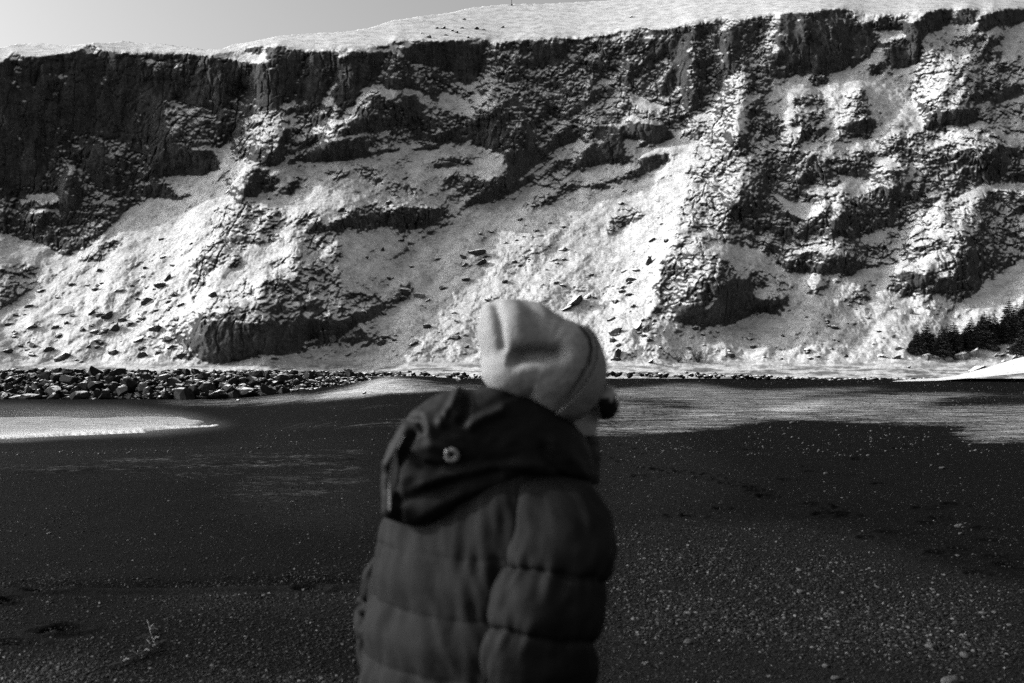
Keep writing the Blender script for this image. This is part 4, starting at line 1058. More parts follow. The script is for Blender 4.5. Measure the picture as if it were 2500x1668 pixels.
# ------------------------------------------------------------------ bare shrub
def twigs(base, h, n, seed, spread, mat, name, rad=.02):
    r = random.Random(seed); v, f = [], []
    def branch(p, d, l, rd, depth):
        q = p
        for s in range(3):
            d2 = (d + Vector((r.uniform(-.25, .25), r.uniform(-.25, .25), r.uniform(-.1, .2)))).normalized()
            e = q + d2 * (l / 3)
            side = d2.cross(Vector((.3, 1, .2))).normalized(); up = d2.cross(side)
            i = len(v)
            for c, rr in ((q, rd), (e, rd * .75)):
                for k in range(3):
                    a = 2.094 * k
                    v.append(tuple(c + (side * math.cos(a) + up * math.sin(a)) * rr))
            for k in range(3):
                f.append((i + k, i + (k + 1) % 3, i + 3 + (k + 1) % 3, i + 3 + k))
            q = e; d = d2; rd *= .75
            if depth > 0 and r.random() < .85:
                nd = (d2 + Vector((r.uniform(-.9, .9), r.uniform(-.9, .9), r.uniform(-.1, .5)))).normalized()
                branch(q, nd, l * .55, rd * .8, depth - 1)
    for i in range(n):
        d = Vector((r.uniform(-spread, spread), r.uniform(-spread, spread), 1)).normalized()
        branch(Vector((r.uniform(-.15, .15), r.uniform(-.15, .15), -.05)), d, h * r.uniform(.6, 1.0), rad, 2)
    me = bpy.data.meshes.new(name); me.from_pydata(v, [], f); me.materials.append(mat)
    return me
p = land(1702, 884)
o = put_obj('shrub', twigs(p, 2.0, 46, 3, .75, M_BARK, 'shrub', .035), p, 1, (0, 0, 0))
tag(o, 'bare dark rounded shrub on the snow right of the woollen hat', 'shrub')
p = land(1655, 884)
o = put_obj('shrub', twigs(p, 1.2, 26, 4, .9, M_BARK, 'shrub', .03), p, 1, (0, 0, 0))
tag(o, 'small low leafless shrub just left of the bigger round one', 'shrub')

# ------------------------------------------------------------------ half-buried shelter by the snow bank
M_PLANK, nt, b = new_mat('weathered_boards'); g = NT(nt)
g.l(g.ramp(g.noise(4, 4, .6, g.mapping(g.n('ShaderNodeTexCoord').outputs['Object'], (6, 6, .6))), [(.3, .02), (.7, .06)]), b.inputs['Base Color']); b.inputs['Roughness'].default_value = .85
M_ROOF = mat_stone('snowy_turf_roof', .04, .12, True, .55)
hp = land(2388, 912)
hut = bpy.data.objects.new('shelter', None); C.objects.link(hut); hut.location = hp + Vector((0, -2.0, -.1)); hut.rotation_euler = (0, 0, math.radians(-14))
tag(hut, 'low dark half-buried wooden shelter with snowy turf roof behind the snow bank', 'shelter')
sw, sl_, sh, rh = 1.55, 7.5, .35, 1.02
def prism(name, pts, y0, y1, mat, parent):
    n = len(pts)
    v = [(x, y0, z) for x, z in pts] + [(x, y1, z) for x, z in pts]
    f = [tuple(range(n)), tuple(range(2 * n - 1, n - 1, -1))] + [(i, i + n, (i + 1) % n + n, (i + 1) % n) for i in range(n)]
    f = [tuple(reversed(q)) for q in f]
    me = bpy.data.meshes.new(name); me.from_pydata(v, [], f); me.materials.append(mat)
    return put_obj(name, me, (0, 0, 0), 1, (0, 0, 0), parent)
NB = 8
for i in range(NB):     # gable boards, each its own plank
    x0 = -sw + 2 * sw * i / NB + .01; x1 = -sw + 2 * sw * (i + 1) / NB - .01
    top = lambda x: sh + (rh - sh) * (1 - abs(x) / sw)
    prism('plank', [(x0, -.4), (x1, -.4), (x1, top(x1)), (x0, top(x0))] if not (x0 < 0 < x1) else [(x0, -.4), (x1, -.4), (x1, top(x1)), (0, rh), (x0, top(x0))], -.05 - .012 * (i % 2), .02, M_PLANK, hut)
prism('wall', [(-sw + .03, -.4), (sw - .03, -.4), (sw - .03, sh - .03), (0, rh - .05), (-sw + .03, sh - .03)], .03, sl_, M_PLANK, hut)
prism('roof', [(-sw - .22, sh - .14), (-sw - .18, sh + .02), (0, rh + .14), (0, rh + .002)], -.16, sl_ + .15, M_ROOF, hut)
prism('roof', [(.001, rh + .002), (.001, rh + .14), (sw + .18, sh + .02), (sw + .22, sh - .14)], -.16, sl_ + .15, M_ROOF, hut)

# ------------------------------------------------------------------ mast on the skyline
p = land(1249, 12)
root = bpy.data.objects.new('mast', None); C.objects.link(root); root.location = p
tag(root, 'thin dark mast standing on the snowy skyline', 'mast')
def tube(name, pts, rads, mat, parent, n=8):
    v, f = [], []
    for (c, rr) in zip(pts, rads):
        for i in range(n):
            a = 2 * math.pi * i / n; v.append((c[0] + rr * math.cos(a), c[1] + rr * math.sin(a), c[2]))
    for k in range(len(pts) - 1):
        for i in range(n):
            f.append((k * n + i, k * n + (i + 1) % n, (k + 1) * n + (i + 1) % n, (k + 1) * n + i))
    f.append(tuple(range(n - 1, -1, -1))); f.append(tuple(range((len(pts) - 1) * n, len(pts) * n)))
    me = bpy.data.meshes.new(name); me.from_pydata(v, [], f); me.materials.append(mat)
    return put_obj(name, me, (0, 0, 0), 1, (0, 0, 0), parent)
tube('pole', [(0, 0, -1), (0, 0, 3), (0, 0, 7)], [.08, .06, .05], M_BARK, root)
tube('footing', [(0, 0, -1), (0, 0, .15)], [.3, .28], M_BASALT, root)

# ------------------------------------------------------------------ gravel and cobbles on the sand
COB = [mesh_from('cobble', *stone_shape(500 + i, (1, .75, .45), 0, ICO3, .22), M_COBBLE, True) for i in range(6)]
for m_ in COB:
    pass
COBBLES = [(1682,1570,26,0),(2272,1582,34,0),(2355,1604,30,0),(2015,1628,20,0),(2040,1658,24,0),(2320,1668,46,0),(1955,1448,22,0),(1975,1452,14,0),(1808,1495,12,0),(2342,1287,22,0),(2345,1305,14,0),(2338,1358,12,0),(2400,1500,22,0),(2428,1497,16,0),
           (2300,1145,18,0),(2274,1137,8,0),(2017,1158,14,0),(1935,1034,14,0),(1972,1098,9,0),(2350,1288,10,0),(2070,1570,16,0),(1920,1552,14,0),(1910,1543,10,0),(2155,1535,12,0),(1675,1516,10,0),(1600,1466,10,0),(2030,1377,12,0),
           (2465,1528,14,0),(2440,1530,10,0),(1580,1620,12,0),(1690,1570,14,0),(1745,1437,10,0),(1840,1503,14,0),(2190,1480,10,0),(1880,1654,16,0),(2290,1242,10,0),(1430,932,18,0),
           (120,1304,12,0),(313,1320,8,0),(437,1282,7,0),(750,1519,10,0),(412,1224,8,0),(1120,932,22,1),(582,980,12,1),(890,962,16,1)]
rs = random.Random(31)
near = sorted([c for c in COBBLES if not c[3]]); far = sorted([c for c in COBBLES if c[3]])
for lst, lab, grp in ((near, '{} pale smooth cobble on the black sand, {} cobble from the left', 'loose cobbles on the sand'), (far, '{} dark stone on the snow strip before the seawall, {} from the left', 'stones on the snow strip')):
    for i, (px, py, w, fl) in enumerate(lst):
        p = beach_point(px, py)
        s = w / F * p.y * 1.1
        o = put_obj('cobble', (SCREE if fl else COB)[rs.randrange(6)], p + Vector((0, 0, s * .12)), (s, s, s * rs.uniform(.8, 1.1)), (rs.uniform(-.2, .2), rs.uniform(-.2, .2), rs.uniform(0, 6.28)))
        tag(o, lab.format('large' if w > 20 else 'small' if w < 12 else 'mid-sized', ordinal(i + 1)), 'cobble', grp)

# loose gravel, far too much to count: points here, a small stone on each point
grs = np.random.RandomState(77)
NP = 330000
u = grs.uniform(0, 1, NP)
pyg = 905 + 0 * u
pyg = 1000 + (1700 - 1000) * u ** .8
pxg = grs.uniform(-60, 2560, NP)
yg = EYE * F / (pyg - HOR); xg = (pxg - 1250) / F * yg
zg = bz(xg, yg)
PT = HOR + (EYE - zg) * F / yg
dens = .16 + .45 * np.clip(noise3(xg / 2.2, yg / 4, 0 * xg, 201) + .5 * noise3(xg / .8, yg / 1.3, 0 * xg, 202), 0, 1)
GRAV = [(1.0, [(1440,1290),(1600,1270),(1800,1280),(2000,1300),(2200,1370),(2300,1420),(2500,1430),(2500,1640),(2100,1600),(1800,1590),(1500,1560),(1440,1500)]),
        (.9, [(1480,1000),(1700,1050),(1750,1120),(1600,1200),(1450,1260),(1450,1010)]), (.8, [(300,1460),(450,1430),(880,1410),(880,1500),(600,1500),(420,1490)]),
        (1.0, [(-60,1640),(100,1592),(200,1585),(262,1600),(280,1640),(220,1700),(-60,1700)]), (.9, [(370,1660),(480,1632),(620,1640),(800,1650),(830,1700),(370,1700)]),
        (.7, [(500,1180),(700,1150),(900,1130),(900,1230),(700,1240),(560,1250)]), (.6, [(1850,1020),(2200,1030),(2250,1050),(1900,1060)])]
gx_ = pxg + 40 * noise3(xg / 1.2, yg / 2, 0 * xg, 205); gy_ = PT + 14 * noise3(xg / 1.2, yg / 2, 0 * xg, 206)
fe = np.zeros(NP)
for jx_, jy_ in ((0, 0), (-70, -14), (70, 14), (-120, 22), (120, -22), (-40, 34), (40, -34)):
    q_ = np.zeros(NP)
    for a, poly in GRAV: q_ = np.maximum(q_, a * inside(poly, gx_ + jx_, gy_ + jy_))
    fe += q_ / 7
dens = np.maximum(dens, fe * (.55 + .6 * np.clip(noise3(xg / .7, yg / 1.0, 0 * xg, 207) + .4, 0, 1)))
keep = grs.uniform(0, 1, NP) < dens * np.clip(14 / yg, .25, 1.0) * .8
xg, yg, zg, dens = xg[keep], yg[keep], zg[keep], dens[keep]
szg = (.0026 + .009 * grs.uniform(0, 1, len(xg)) ** 5 + .00024 * yg) * (.7 + .4 * dens)
me = bpy.data.meshes.new('gravel')
me.vertices.add(len(xg)); me.vertices.foreach_set('co', np.stack([xg, yg, zg + szg * .25], 1).reshape(-1).astype(np.float32))
for nm, arr in (('size', szg), ('turn', grs.uniform(0, 6.28, len(xg))), ('tone', grs.uniform(0, 1, len(xg)) ** 3)):
    at = me.attributes.new(nm, 'FLOAT', 'POINT'); at.data.foreach_set('value', arr.astype(np.float32))
grav = bpy.data.objects.new('gravel', me); C.objects.link(grav); tag(grav, kind='stuff')
M_GRAV, nt, b = new_mat('gravel_stone'); g = NT(nt)
g.l(g.ramp(g.attr('tone', 'INSTANCER'), [(0, .0015), (.5, .008), (1, .07)]), b.inputs['Base Color']); b.inputs['Roughness'].default_value = .7; b.inputs['Specular IOR Level'].default_value = .15
gt = bpy.data.node_groups.new('scatter_gravel', 'GeometryNodeTree')
gt.interface.new_socket('Geometry', in_out='INPUT', socket_type='NodeSocketGeometry'); gt.interface.new_socket('Geometry', in_out='OUTPUT', socket_type='NodeSocketGeometry')
N_ = gt.nodes.new; L_ = gt.links.new
gi, go = N_('NodeGroupInput'), N_('NodeGroupOutput')
m2p = N_('GeometryNodeMeshToPoints'); L_(gi.outputs[0], m2p.inputs[0])
icn = N_('GeometryNodeMeshIcoSphere'); icn.inputs['Radius'].default_value = 1.0; icn.inputs['Subdivisions'].default_value = 2
nz_ = N_('ShaderNodeTexNoise'); nz_.inputs['Scale'].default_value = 1.1
sp_ = N_('GeometryNodeSetPosition'); L_(icn.outputs[0], sp_.inputs['Geometry'])
vm = N_('ShaderNodeVectorMath'); vm.operation = 'SUBTRACT'; L_(nz_.outputs['Color'], vm.inputs[0]); vm.inputs[1].default_value = (.5, .5, .5)
vs = N_('ShaderNodeVectorMath'); vs.operation = 'SCALE'; L_(vm.outputs[0], vs.inputs[0]); vs.inputs['Scale'].default_value = .8
L_(vs.outputs[0], sp_.inputs['Offset'])
trn = N_('GeometryNodeTransform'); L_(sp_.outputs[0], trn.inputs[0]); trn.inputs['Scale'].default_value = (1.35, .95, .45)
smt = N_('GeometryNodeSetMaterial'); L_(trn.outputs[0], smt.inputs[0]); smt.inputs['Material'].default_value = M_GRAV
iop = N_('GeometryNodeInstanceOnPoints'); L_(m2p.outputs[0], iop.inputs['Points']); L_(smt.outputs[0], iop.inputs['Instance'])
def named(nm):
    a = N_('GeometryNodeInputNamedAttribute'); a.data_type = 'FLOAT'; a.inputs['Name'].default_value = nm; return a.outputs[0]
cxyz = N_('ShaderNodeCombineXYZ'); L_(named('turn'), cxyz.inputs['Z']); L_(named('tone'), cxyz.inputs['X'])
L_(cxyz.outputs[0], iop.inputs['Rotation']); L_(named('size'), iop.inputs['Scale'])
L_(iop.outputs[0], go.inputs[0])
md = grav.modifiers.new('scatter', 'NODES'); md.node_group = gt
me.materials.append(M_GRAV)

# pale dry stalk lying on the sand
pts = [beach_point(x, y, .02) for x, y in ((260, 1636), (300, 1624), (335, 1608), (352, 1598), (372, 1590), (380, 1583), (374, 1572), (370, 1560), (366, 1545))]
M_STALK, nt, b = new_mat('dry_stalk'); b.inputs['Base Color'].default_value = (.08, .08, .08, 1); b.inputs['Roughness'].default_value = .8
v, f = [], []
rs = random.Random(8)
def strand(ps, r0):
    i0 = len(v)
    for k, c in enumerate(ps):
        for a in (0, 2.09, 4.19):
            rr = r0 * (1 - .5 * k / len(ps))
            v.append((c[0] + rr * math.cos(a), c[1], c[2] + rr * math.sin(a)))
    for k in range(len(ps) - 1):
        for j in range(3):
            f.append((i0 + k * 3 + j, i0 + k * 3 + (j + 1) % 3, i0 + k * 3 + 3 + (j + 1) % 3, i0 + k * 3 + 3 + j))
strand(pts, .006)
for p in pts[1:]:
    for _ in range(5):
        e = p + Vector((rs.uniform(-.06, .06), rs.uniform(-.12, .12), rs.uniform(.0, .05)))
        strand([p, (p + e) / 2 + Vector((0, 0, .01)), e], .004)
me = bpy.data.meshes.new('dry_stalk'); me.from_pydata(v, [], f); me.materials.append(M_STALK)
o = bpy.data.objects.new('dry_stalk', me); C.objects.link(o)
tag(o, 'thin pale dried weed stalk lying on the dark sand', 'plant')
# ------------------------------------------------------------------ the person
YP = 2.62
def pw(px, py, dy=0.0):
    y = YP + dy
    return np.array([(px - 1250) / F * y, y, EYE + (HOR - py) / F * y])
PXM = YP / F        # metres per photo pixel at the person

def mat_cloth(name, col, rough=.8, sheen=.0, nscale=40, bump=.15, bd=.004, spec=.3, var=.15):
    m, nt, b = new_mat(name); g = NT(nt)
    tc = g.n('ShaderNodeTexCoord').outputs['Object']
    n = g.noise(nscale, 4, .6, tc)
    g.l(g.ramp(n, [(.3, col * (1 - var)), (.7, col * (1 + var))]), b.inputs['Base Color'])
    b.inputs['Roughness'].default_value = rough
    b.inputs['Specular IOR Level'].default_value = spec
    b.inputs['Sheen Weight'].default_value = sheen
    g.bump(g.noise(nscale * 3, 3, .6, tc), bump, bd, b)
    return m
M_KNIT, nt, b = new_mat('grey_knit'); g = NT(nt)
tc = g.n('ShaderNodeTexCoord').outputs['Object']
wv = g.n('ShaderNodeTexWave'); wv.wave_type = 'RINGS'; wv.rings_direction = 'Z'; wv.inputs['Scale'].default_value = 90; wv.inputs['Distortion'].default_value = 1.5; g.l(tc, wv.inputs[0])
n = g.noise(90, 3, .6, tc)
g.l(g.ramp(n, [(.3, .17), (.7, .24)]), b.inputs['Base Color']); b.inputs['Roughness'].default_value = .95
b.inputs['Specular IOR Level'].default_value = .1
g.bump(g.math('ADD', wv.outputs['Fac'], n), .25, .002, b)
M_NYLON = mat_cloth('jacket_nylon', .010, .75, .0, 25, .12, .004, .05)
M_HOOD = mat_cloth('hood_nylon', .008, .65, .0, 25, .12, .004, .08)
M_SKIN = mat_cloth('skin', .34, .55, .0, 60, .1, .001, .4, .06)
M_TROUSER = mat_cloth('trouser_cloth', .02, .85, .0, 60)
M_BOOT = mat_cloth('boot_leather', .015, .5, .0, 30)
M_LENS, nt, b = new_mat('dark_lens'); b.inputs['Base Color'].default_value = (.004, .004, .004, 1); b.inputs['Roughness'].default_value = .12
M_RING, nt, b = new_mat('cord_ring_plastic'); b.inputs['Base Color'].default_value = (.16, .16, .16, 1); b.inputs['Roughness'].default_value = .4

person = bpy.data.objects.new('person', None); C.objects.link(person)
person.location = (-.02, YP, 0)
tag(person, 'person in a grey knit hat and dark hooded puffer jacket, seen from behind, looking right', 'person')
def child(o, parent=person):
    o.parent = parent
    o.matrix_parent_inverse = parent.matrix_basis.inverted() if parent is person else Matrix.Identity(4)
    return o
bpy.context.view_layer.update()

def soft_min(d, r): return np.exp(-(d / r) ** 2)
def seg_dist(x, y, pts):
    """distance and side to a polyline in survey coordinates"""
    best = np.full(x.shape, 1e9); side = np.zeros(x.shape)
    for (xa, ya), (xb, yb) in zip(pts[:-1], pts[1:]):
        dx_, dy_ = xb - xa, yb - ya
        t = np.clip(((x - xa) * dx_ + (y - ya) * dy_) / (dx_ * dx_ + dy_ * dy_), 0, 1)
        d = np.hypot(x - xa - t * dx_, y - ya - t * dy_)
        s = np.sign((x - xa) * dy_ - (y - ya) * dx_)
        m = d < best
        best = np.where(m, d, best); side = np.where(m, s, side)
    return best, side

PUFF = {}
def puff(name, outline, centre, depth_front, depth_back, mat, disp=None, nth=200, nph=90, sq=.85, dy=0.0, tilt=None):
    """a full, rounded cloth form from its outline in the photo, with real depth; disp pushes the skin in or out (metres)"""
    ol = np.array(outline, float); c = np.array(centre, float)
    ang = np.arctan2(ol[:, 1] - c[1], ol[:, 0] - c[0]); rad = np.hypot(*(ol - c).T)
    o = np.argsort(ang); ang, rad = ang[o], rad[o]
    th = np.linspace(-math.pi, math.pi, nth, endpoint=False)
    rr = np.interp(th, np.concatenate([ang - 2 * math.pi, ang, ang + 2 * math.pi]), np.tile(rad, 3))
    k = np.array([.05, .25, .4, .25, .05]); rr = sum(w * np.roll(rr, i - 2) for i, w in enumerate(k))
    ph = np.linspace(0.02, math.pi - 0.02, nph)
    TH, PH = np.meshgrid(th, ph)
    s = np.sin(PH) ** sq; cph = np.cos(PH)
    U = c[0] + rr[None, :] * s * np.cos(TH); Vv = c[1] + rr[None, :] * s * np.sin(TH)
    dep = np.where(cph > 0, -depth_front * np.abs(cph) ** .9, depth_back * np.abs(cph) ** .9)
    if tilt is not None: dep = dep + tilt(U, Vv)
    Y = YP + dy + dep
    P3 = np.stack([(U - 1250) * PXM, Y, EYE + (HOR - Vv) * PXM], -1)
    if disp is not None:
        gx_ = np.gradient(P3, axis=1); gx_[:, 0] = (P3[:, 1] - P3[:, -1]) / 2; gx_[:, -1] = (P3[:, 0] - P3[:, -2]) / 2
        gy_ = np.gradient(P3, axis=0)
        nn = np.cross(gy_, gx_); nn /= np.maximum(1e-9, np.linalg.norm(nn, axis=-1, keepdims=True))
        cen = np.array([(c[0] - 1250) * PXM, YP + dy, EYE + (HOR - c[1]) * PXM])
        sg = np.sign(np.sum(nn * (P3 - cen), -1, keepdims=True)); nn = nn * np.where(sg == 0, 1, sg)
        P3 = P3 + nn * disp(U, Vv, np.clip(cph, -1, 1), P3)[..., None]
    PUFF[name] = (P3.copy(), U, Vv)
    r_, c_ = TH.shape
    v = P3.reshape(-1, 3)
    idx = np.arange(r_ * c_).reshape(r_, c_); nx = np.roll(idx, -1, 1)
    q = np.stack([idx[:-1], nx[:-1], nx[1:], idx[1:]], -1).reshape(-1, 4)
    faces = [tuple(x) for x in q] + [tuple(idx[0][::-1]), tuple(idx[-1])]
    me = bpy.data.meshes.new(name); me.from_pydata([tuple(x) for x in v], [], faces); me.update()
    bm = bmesh.new(); bm.from_mesh(me); bmesh.ops.recalc_face_normals(bm, faces=bm.faces); bm.to_mesh(me); bm.free()
    me.polygons.foreach_set('use_smooth', np.ones(len(me.polygons), bool)); me.materials.append(mat)
    ob = bpy.data.objects.new(name, me); C.objects.link(ob)
    return child(ob)

# --- hat
Zh = lambda pts: [(840 + x * .2985, 700 + y * .2985) for x, y in pts]
hat_ol = Zh([(1250, 112), (1340, 106), (1500, 110), (1620, 140), (1700, 200), (1790, 262), (1900, 303), (1970, 335), (2040, 415), (2090, 530), (2116, 650), (2118, 760), (2092, 850), (2052, 930), (1996, 1000), (1930, 1055), (1850, 1095),
             (1700, 1080), (1500, 960), (1300, 885), (1205, 830), (1140, 750), (1120, 650), (1128, 560), (1096, 460), (1085, 380), (1096, 280), (1130, 200), (1180, 145)])
def hat_disp(U, Vv, cph, P3):
    zx = (U - 840) / .2985; zy = (Vv - 700) / .2985
    f = sstep(-.05, .35, cph)
    d = np.zeros(U.shape)
    g1, _ = seg_dist(zx, zy, [(1235, 150), (1258, 260), (1278, 380), (1290, 505)])
    d -= .017 * soft_min(g1, 40)
    d += .012 * soft_min(np.hypot((zx - 1400) / .9, (zy - 330) / 1.6), 130)            # the lit lobe
    g3, _ = seg_dist(zx, zy, [(1480, 105), (1570, 250), (1640, 400), (1690, 470)])
    d -= .010 * soft_min(g3, 90)
    g2, _ = seg_dist(zx, zy, [(1345, 600), (1450, 575), (1580, 555), (1730, 540)])
    d -= .036 * soft_min(g2, 62) * sstep(1320, 1420, zx)
    d += .010 * soft_min(np.hypot((zx - 1330) / 1.5, zy - 760), 150)                    # roll under the fold
    d += .008 * soft_min(np.hypot(zx - 1880, zy - 640), 240)
    d += .0022 * noise3(P3[..., 0] / .05, P3[..., 1] / .05, P3[..., 2] / .05, 300) + .001 * noise3(P3[..., 0] / .02, P3[..., 1] / .02, P3[..., 2] / .02, 301)
    return d * f
hat = puff('hat', hat_ol, Zh([(1610, 590)])[0], .135, .13, M_KNIT, hat_disp, 240, 120, .80, -.01)
hat['label'] = 'light grey slouchy knitted hat'

# turned-up cuff: an outer layer of the knit, its free edge running down from the brow to the nape
P3h, Uh, Vh = PUFF['hat']
zx = (Uh - 840) / .2985; zy = (Vh - 700) / .2985
_, sdh = seg_dist(zx, zy, [(1860, 200), (1950, 318), (2008, 395), (2028, 480), (2008, 610), (1943, 750), (1848, 880), (1738, 985), (1600, 1070), (1400, 1160)])
msk = (sdh > 0) & (zx > 1350)
gxh = np.roll(P3h, -1, 1) - np.roll(P3h, 1, 1); gyh = np.gradient(P3h, axis=0)
nh = np.cross(gyh, gxh); nh /= np.maximum(1e-9, np.linalg.norm(nh, axis=-1, keepdims=True))
ch_ = P3h.reshape(-1, 3).mean(0); nh *= np.sign(np.sum(nh * (P3h - ch_), -1, keepdims=True))
Pc = P3h + nh * .0045
r_, c_ = msk.shape
idx = np.arange(r_ * c_).reshape(r_, c_); nx_ = np.roll(idx, -1, 1); mk2 = np.roll(msk, -1, 1)
okf = msk[:-1] & msk[1:] & mk2[:-1] & mk2[1:]
q = np.stack([idx[:-1], nx_[:-1], nx_[1:], idx[1:]], -1)[okf]
used = np.unique(q); remap = -np.ones(r_ * c_, int); remap[used] = np.arange(len(used))
me = bpy.data.meshes.new('cuff'); me.from_pydata([tuple(x) for x in Pc.reshape(-1, 3)[used]], [], [tuple(int(remap[k]) for k in x) for x in q]); me.update()
bm = bmesh.new(); bm.from_mesh(me); bmesh.ops.recalc_face_normals(bm, faces=bm.faces)
bmesh.ops.smooth_vert(bm, verts=[v for v in bm.verts if v.is_boundary], factor=.5, use_axis_x=True, use_axis_y=True, use_axis_z=True)
bm.to_mesh(me); bm.free()
me.polygons.foreach_set('use_smooth', np.ones(len(me.polygons), bool)); me.materials.append(M_KNIT)
cuff = bpy.data.objects.new('cuff', me); C.objects.link(cuff); cuff.parent = hat
so = cuff.modifiers.new('thickness', 'SOLIDIFY'); so.thickness = .003; so.offset = 0

# --- hood lying on the back
hood_ol = [(1000, 1012), (1035, 985), (1070, 962), (1105, 952), (1160, 950), (1210, 940), (1290, 955), (1370, 1000), (1402, 1036), (1426, 1066), (1440, 1105), (1444, 1160), (1395, 1165), (1330, 1170), (1270, 1180), (1220, 1194),
           (1170, 1220), (1121, 1250), (1078, 1276), (1051, 1281), (1025, 1276), (998, 1267), (972, 1261), (942, 1248), (942, 1200), (948, 1150), (957, 1100), (975, 1055)]
def hood_disp(U, Vv, cph, P3):
    zx = (U - 840) / .2985; zy = (Vv - 700) / .2985
    f = sstep(-.2, .3, cph)
    d = np.zeros(U.shape)
    def fold(pts, w, a):
        nonlocal d
        q, _ = seg_dist(zx, zy, pts); d = d + a * soft_min(q, w)
    fold([(960, 860), (900, 980), (830, 1090)], 38, .012); fold([(1010, 900), (1020, 1040), (980, 1080)], 34, -.014)
    fold([(1060, 1110), (1160, 1050), (1290, 1000)], 40, .012); fold([(900, 1010), (880, 1060), (850, 1050)], 26, -.008)
    fold([(520, 1060), (640, 1060), (680, 1140)], 30, -.014); fold([(560, 1150), (500, 1280), (430, 1420)], 40, .012)
    fold([(610, 1180), (540, 1330), (450, 1480), (430, 1600)], 26, -.012); fold([(720, 1130), (760, 1250), (880, 1290)], 50, .010)
    fold([(590, 1350), (680, 1410), (800, 1430)], 34, -.014); fold([(880, 1440), (1100, 1400), (1330, 1390)], 60, -.008)
    fold([(700, 1560), (1000, 1460), (1300, 1420), (1600, 1420)], 50, .008); fold([(500, 1700), (700, 1640), (980, 1540), (1250, 1480)], 55, -.012)
    fold([(380, 1300), (370, 1500), (380, 1800)], 60, .006); fold([(470, 1500), (470, 1700), (500, 1850)], 28, -.010)
    fold([(520, 1850), (760, 1760), (1000, 1640), (1300, 1560)], 60, .008)
    fold([(1700, 1250), (1850, 1400), (1960, 1550)], 60, .010); fold([(1620, 1300), (1700, 1450), (1850, 1600)], 40, -.010)
    d = d + .006 * noise3(P3[..., 0] / .07, P3[..., 1] / .1, P3[..., 2] / .05, 310) + .003 * noise3(P3[..., 0] / .03, P3[..., 1] / .05, P3[..., 2] / .02, 311)
    return d * f
hood = puff('hood', hood_ol, (1180, 1105), .10, .10, M_HOOD, hood_disp, 260, 110, .7, -.055, tilt=lambda u, v: .00006 * (u - 1180))
hood['label'] = 'dark hood lying folded on the back'

# grey ring of the hood's drawcord, on the hood's surface
def surf_at(ob, px, py):
    """nearest point of a cloth form to the viewer at a photo position"""
    co = np.empty(len(ob.data.vertices) * 3); ob.data.vertices.foreach_get('co', co); co = co.reshape(-1, 3)
    t = pw(px, py)
    d = np.hypot(co[:, 0] - t[0], co[:, 2] - t[2]); i = np.where(d < .012)[0]
    return co[i[np.argmin(co[i, 1])]]
def lathe_ring(name, R_, r_, mat, n=28, m=12, flat=.6):
    v, f = [], []
    for i in range(n):
        a = 2 * math.pi * i / n
        for j in range(m):
            b_ = 2 * math.pi * j / m
            rr = R_ + r_ * math.cos(b_)
            v.append((rr * math.cos(a), r_ * flat * math.sin(b_), rr * math.sin(a)))
    for i in range(n):
        for j in range(m):
            f.append((i * m + j, i * m + (j + 1) % m, ((i + 1) % n) * m + (j + 1) % m, ((i + 1) % n) * m + j))
    me = bpy.data.meshes.new(name); me.from_pydata(v, [], f); me.materials.append(mat)
    me.polygons.foreach_set('use_smooth', np.ones(len(f), bool))
    return me
# dark tube that paints in the shadow gap along the cuff's edge
M_CUFF_SHADOW = mat_cloth('cuff_shadow_dark', .02, .95, .0, 60, .1, .001, .05)
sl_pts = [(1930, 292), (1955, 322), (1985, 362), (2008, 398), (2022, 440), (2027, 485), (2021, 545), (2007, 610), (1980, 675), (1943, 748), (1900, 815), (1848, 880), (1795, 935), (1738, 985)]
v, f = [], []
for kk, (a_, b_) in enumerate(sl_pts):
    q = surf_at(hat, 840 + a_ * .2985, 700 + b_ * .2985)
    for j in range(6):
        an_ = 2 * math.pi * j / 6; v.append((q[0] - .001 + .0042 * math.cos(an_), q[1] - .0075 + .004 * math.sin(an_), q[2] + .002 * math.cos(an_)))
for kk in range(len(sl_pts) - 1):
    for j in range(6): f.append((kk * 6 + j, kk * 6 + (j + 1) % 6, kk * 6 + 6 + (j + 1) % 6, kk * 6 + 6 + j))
me = bpy.data.meshes.new('cuff_shadow'); me.from_pydata(v, [], f); me.materials.append(M_CUFF_SHADOW); me.polygons.foreach_set('use_smooth', np.ones(len(f), bool))
cuff_shadow_o = bpy.data.objects.new('cuff_shadow', me); C.objects.link(cuff_shadow_o); cuff_shadow_o.parent = hat
sp0 = surf_at(hood, 1116, 1110)
ring = bpy.data.objects.new('cord_ring', lathe_ring('cord_ring', .0112, .0062, M_RING)); C.objects.link(ring)
ring.parent = hood; ring.location = (sp0[0], sp0[1] - .004, sp0[2]); ring.rotation_euler = (math.radians(12), 0, math.radians(-8))
ring['label'] = 'pale grey drawcord ring'
sp1 = surf_at(hood, 1096, 1099)
bead = bpy.data.objects.new('cord_bead', mesh_from('cord_bead', ICO2[0] * .0055, ICO2[1], M_RING, True)); C.objects.link(bead)
bead.parent = hood; bead.location = (sp1[0], sp1[1] - .003, sp1[2])

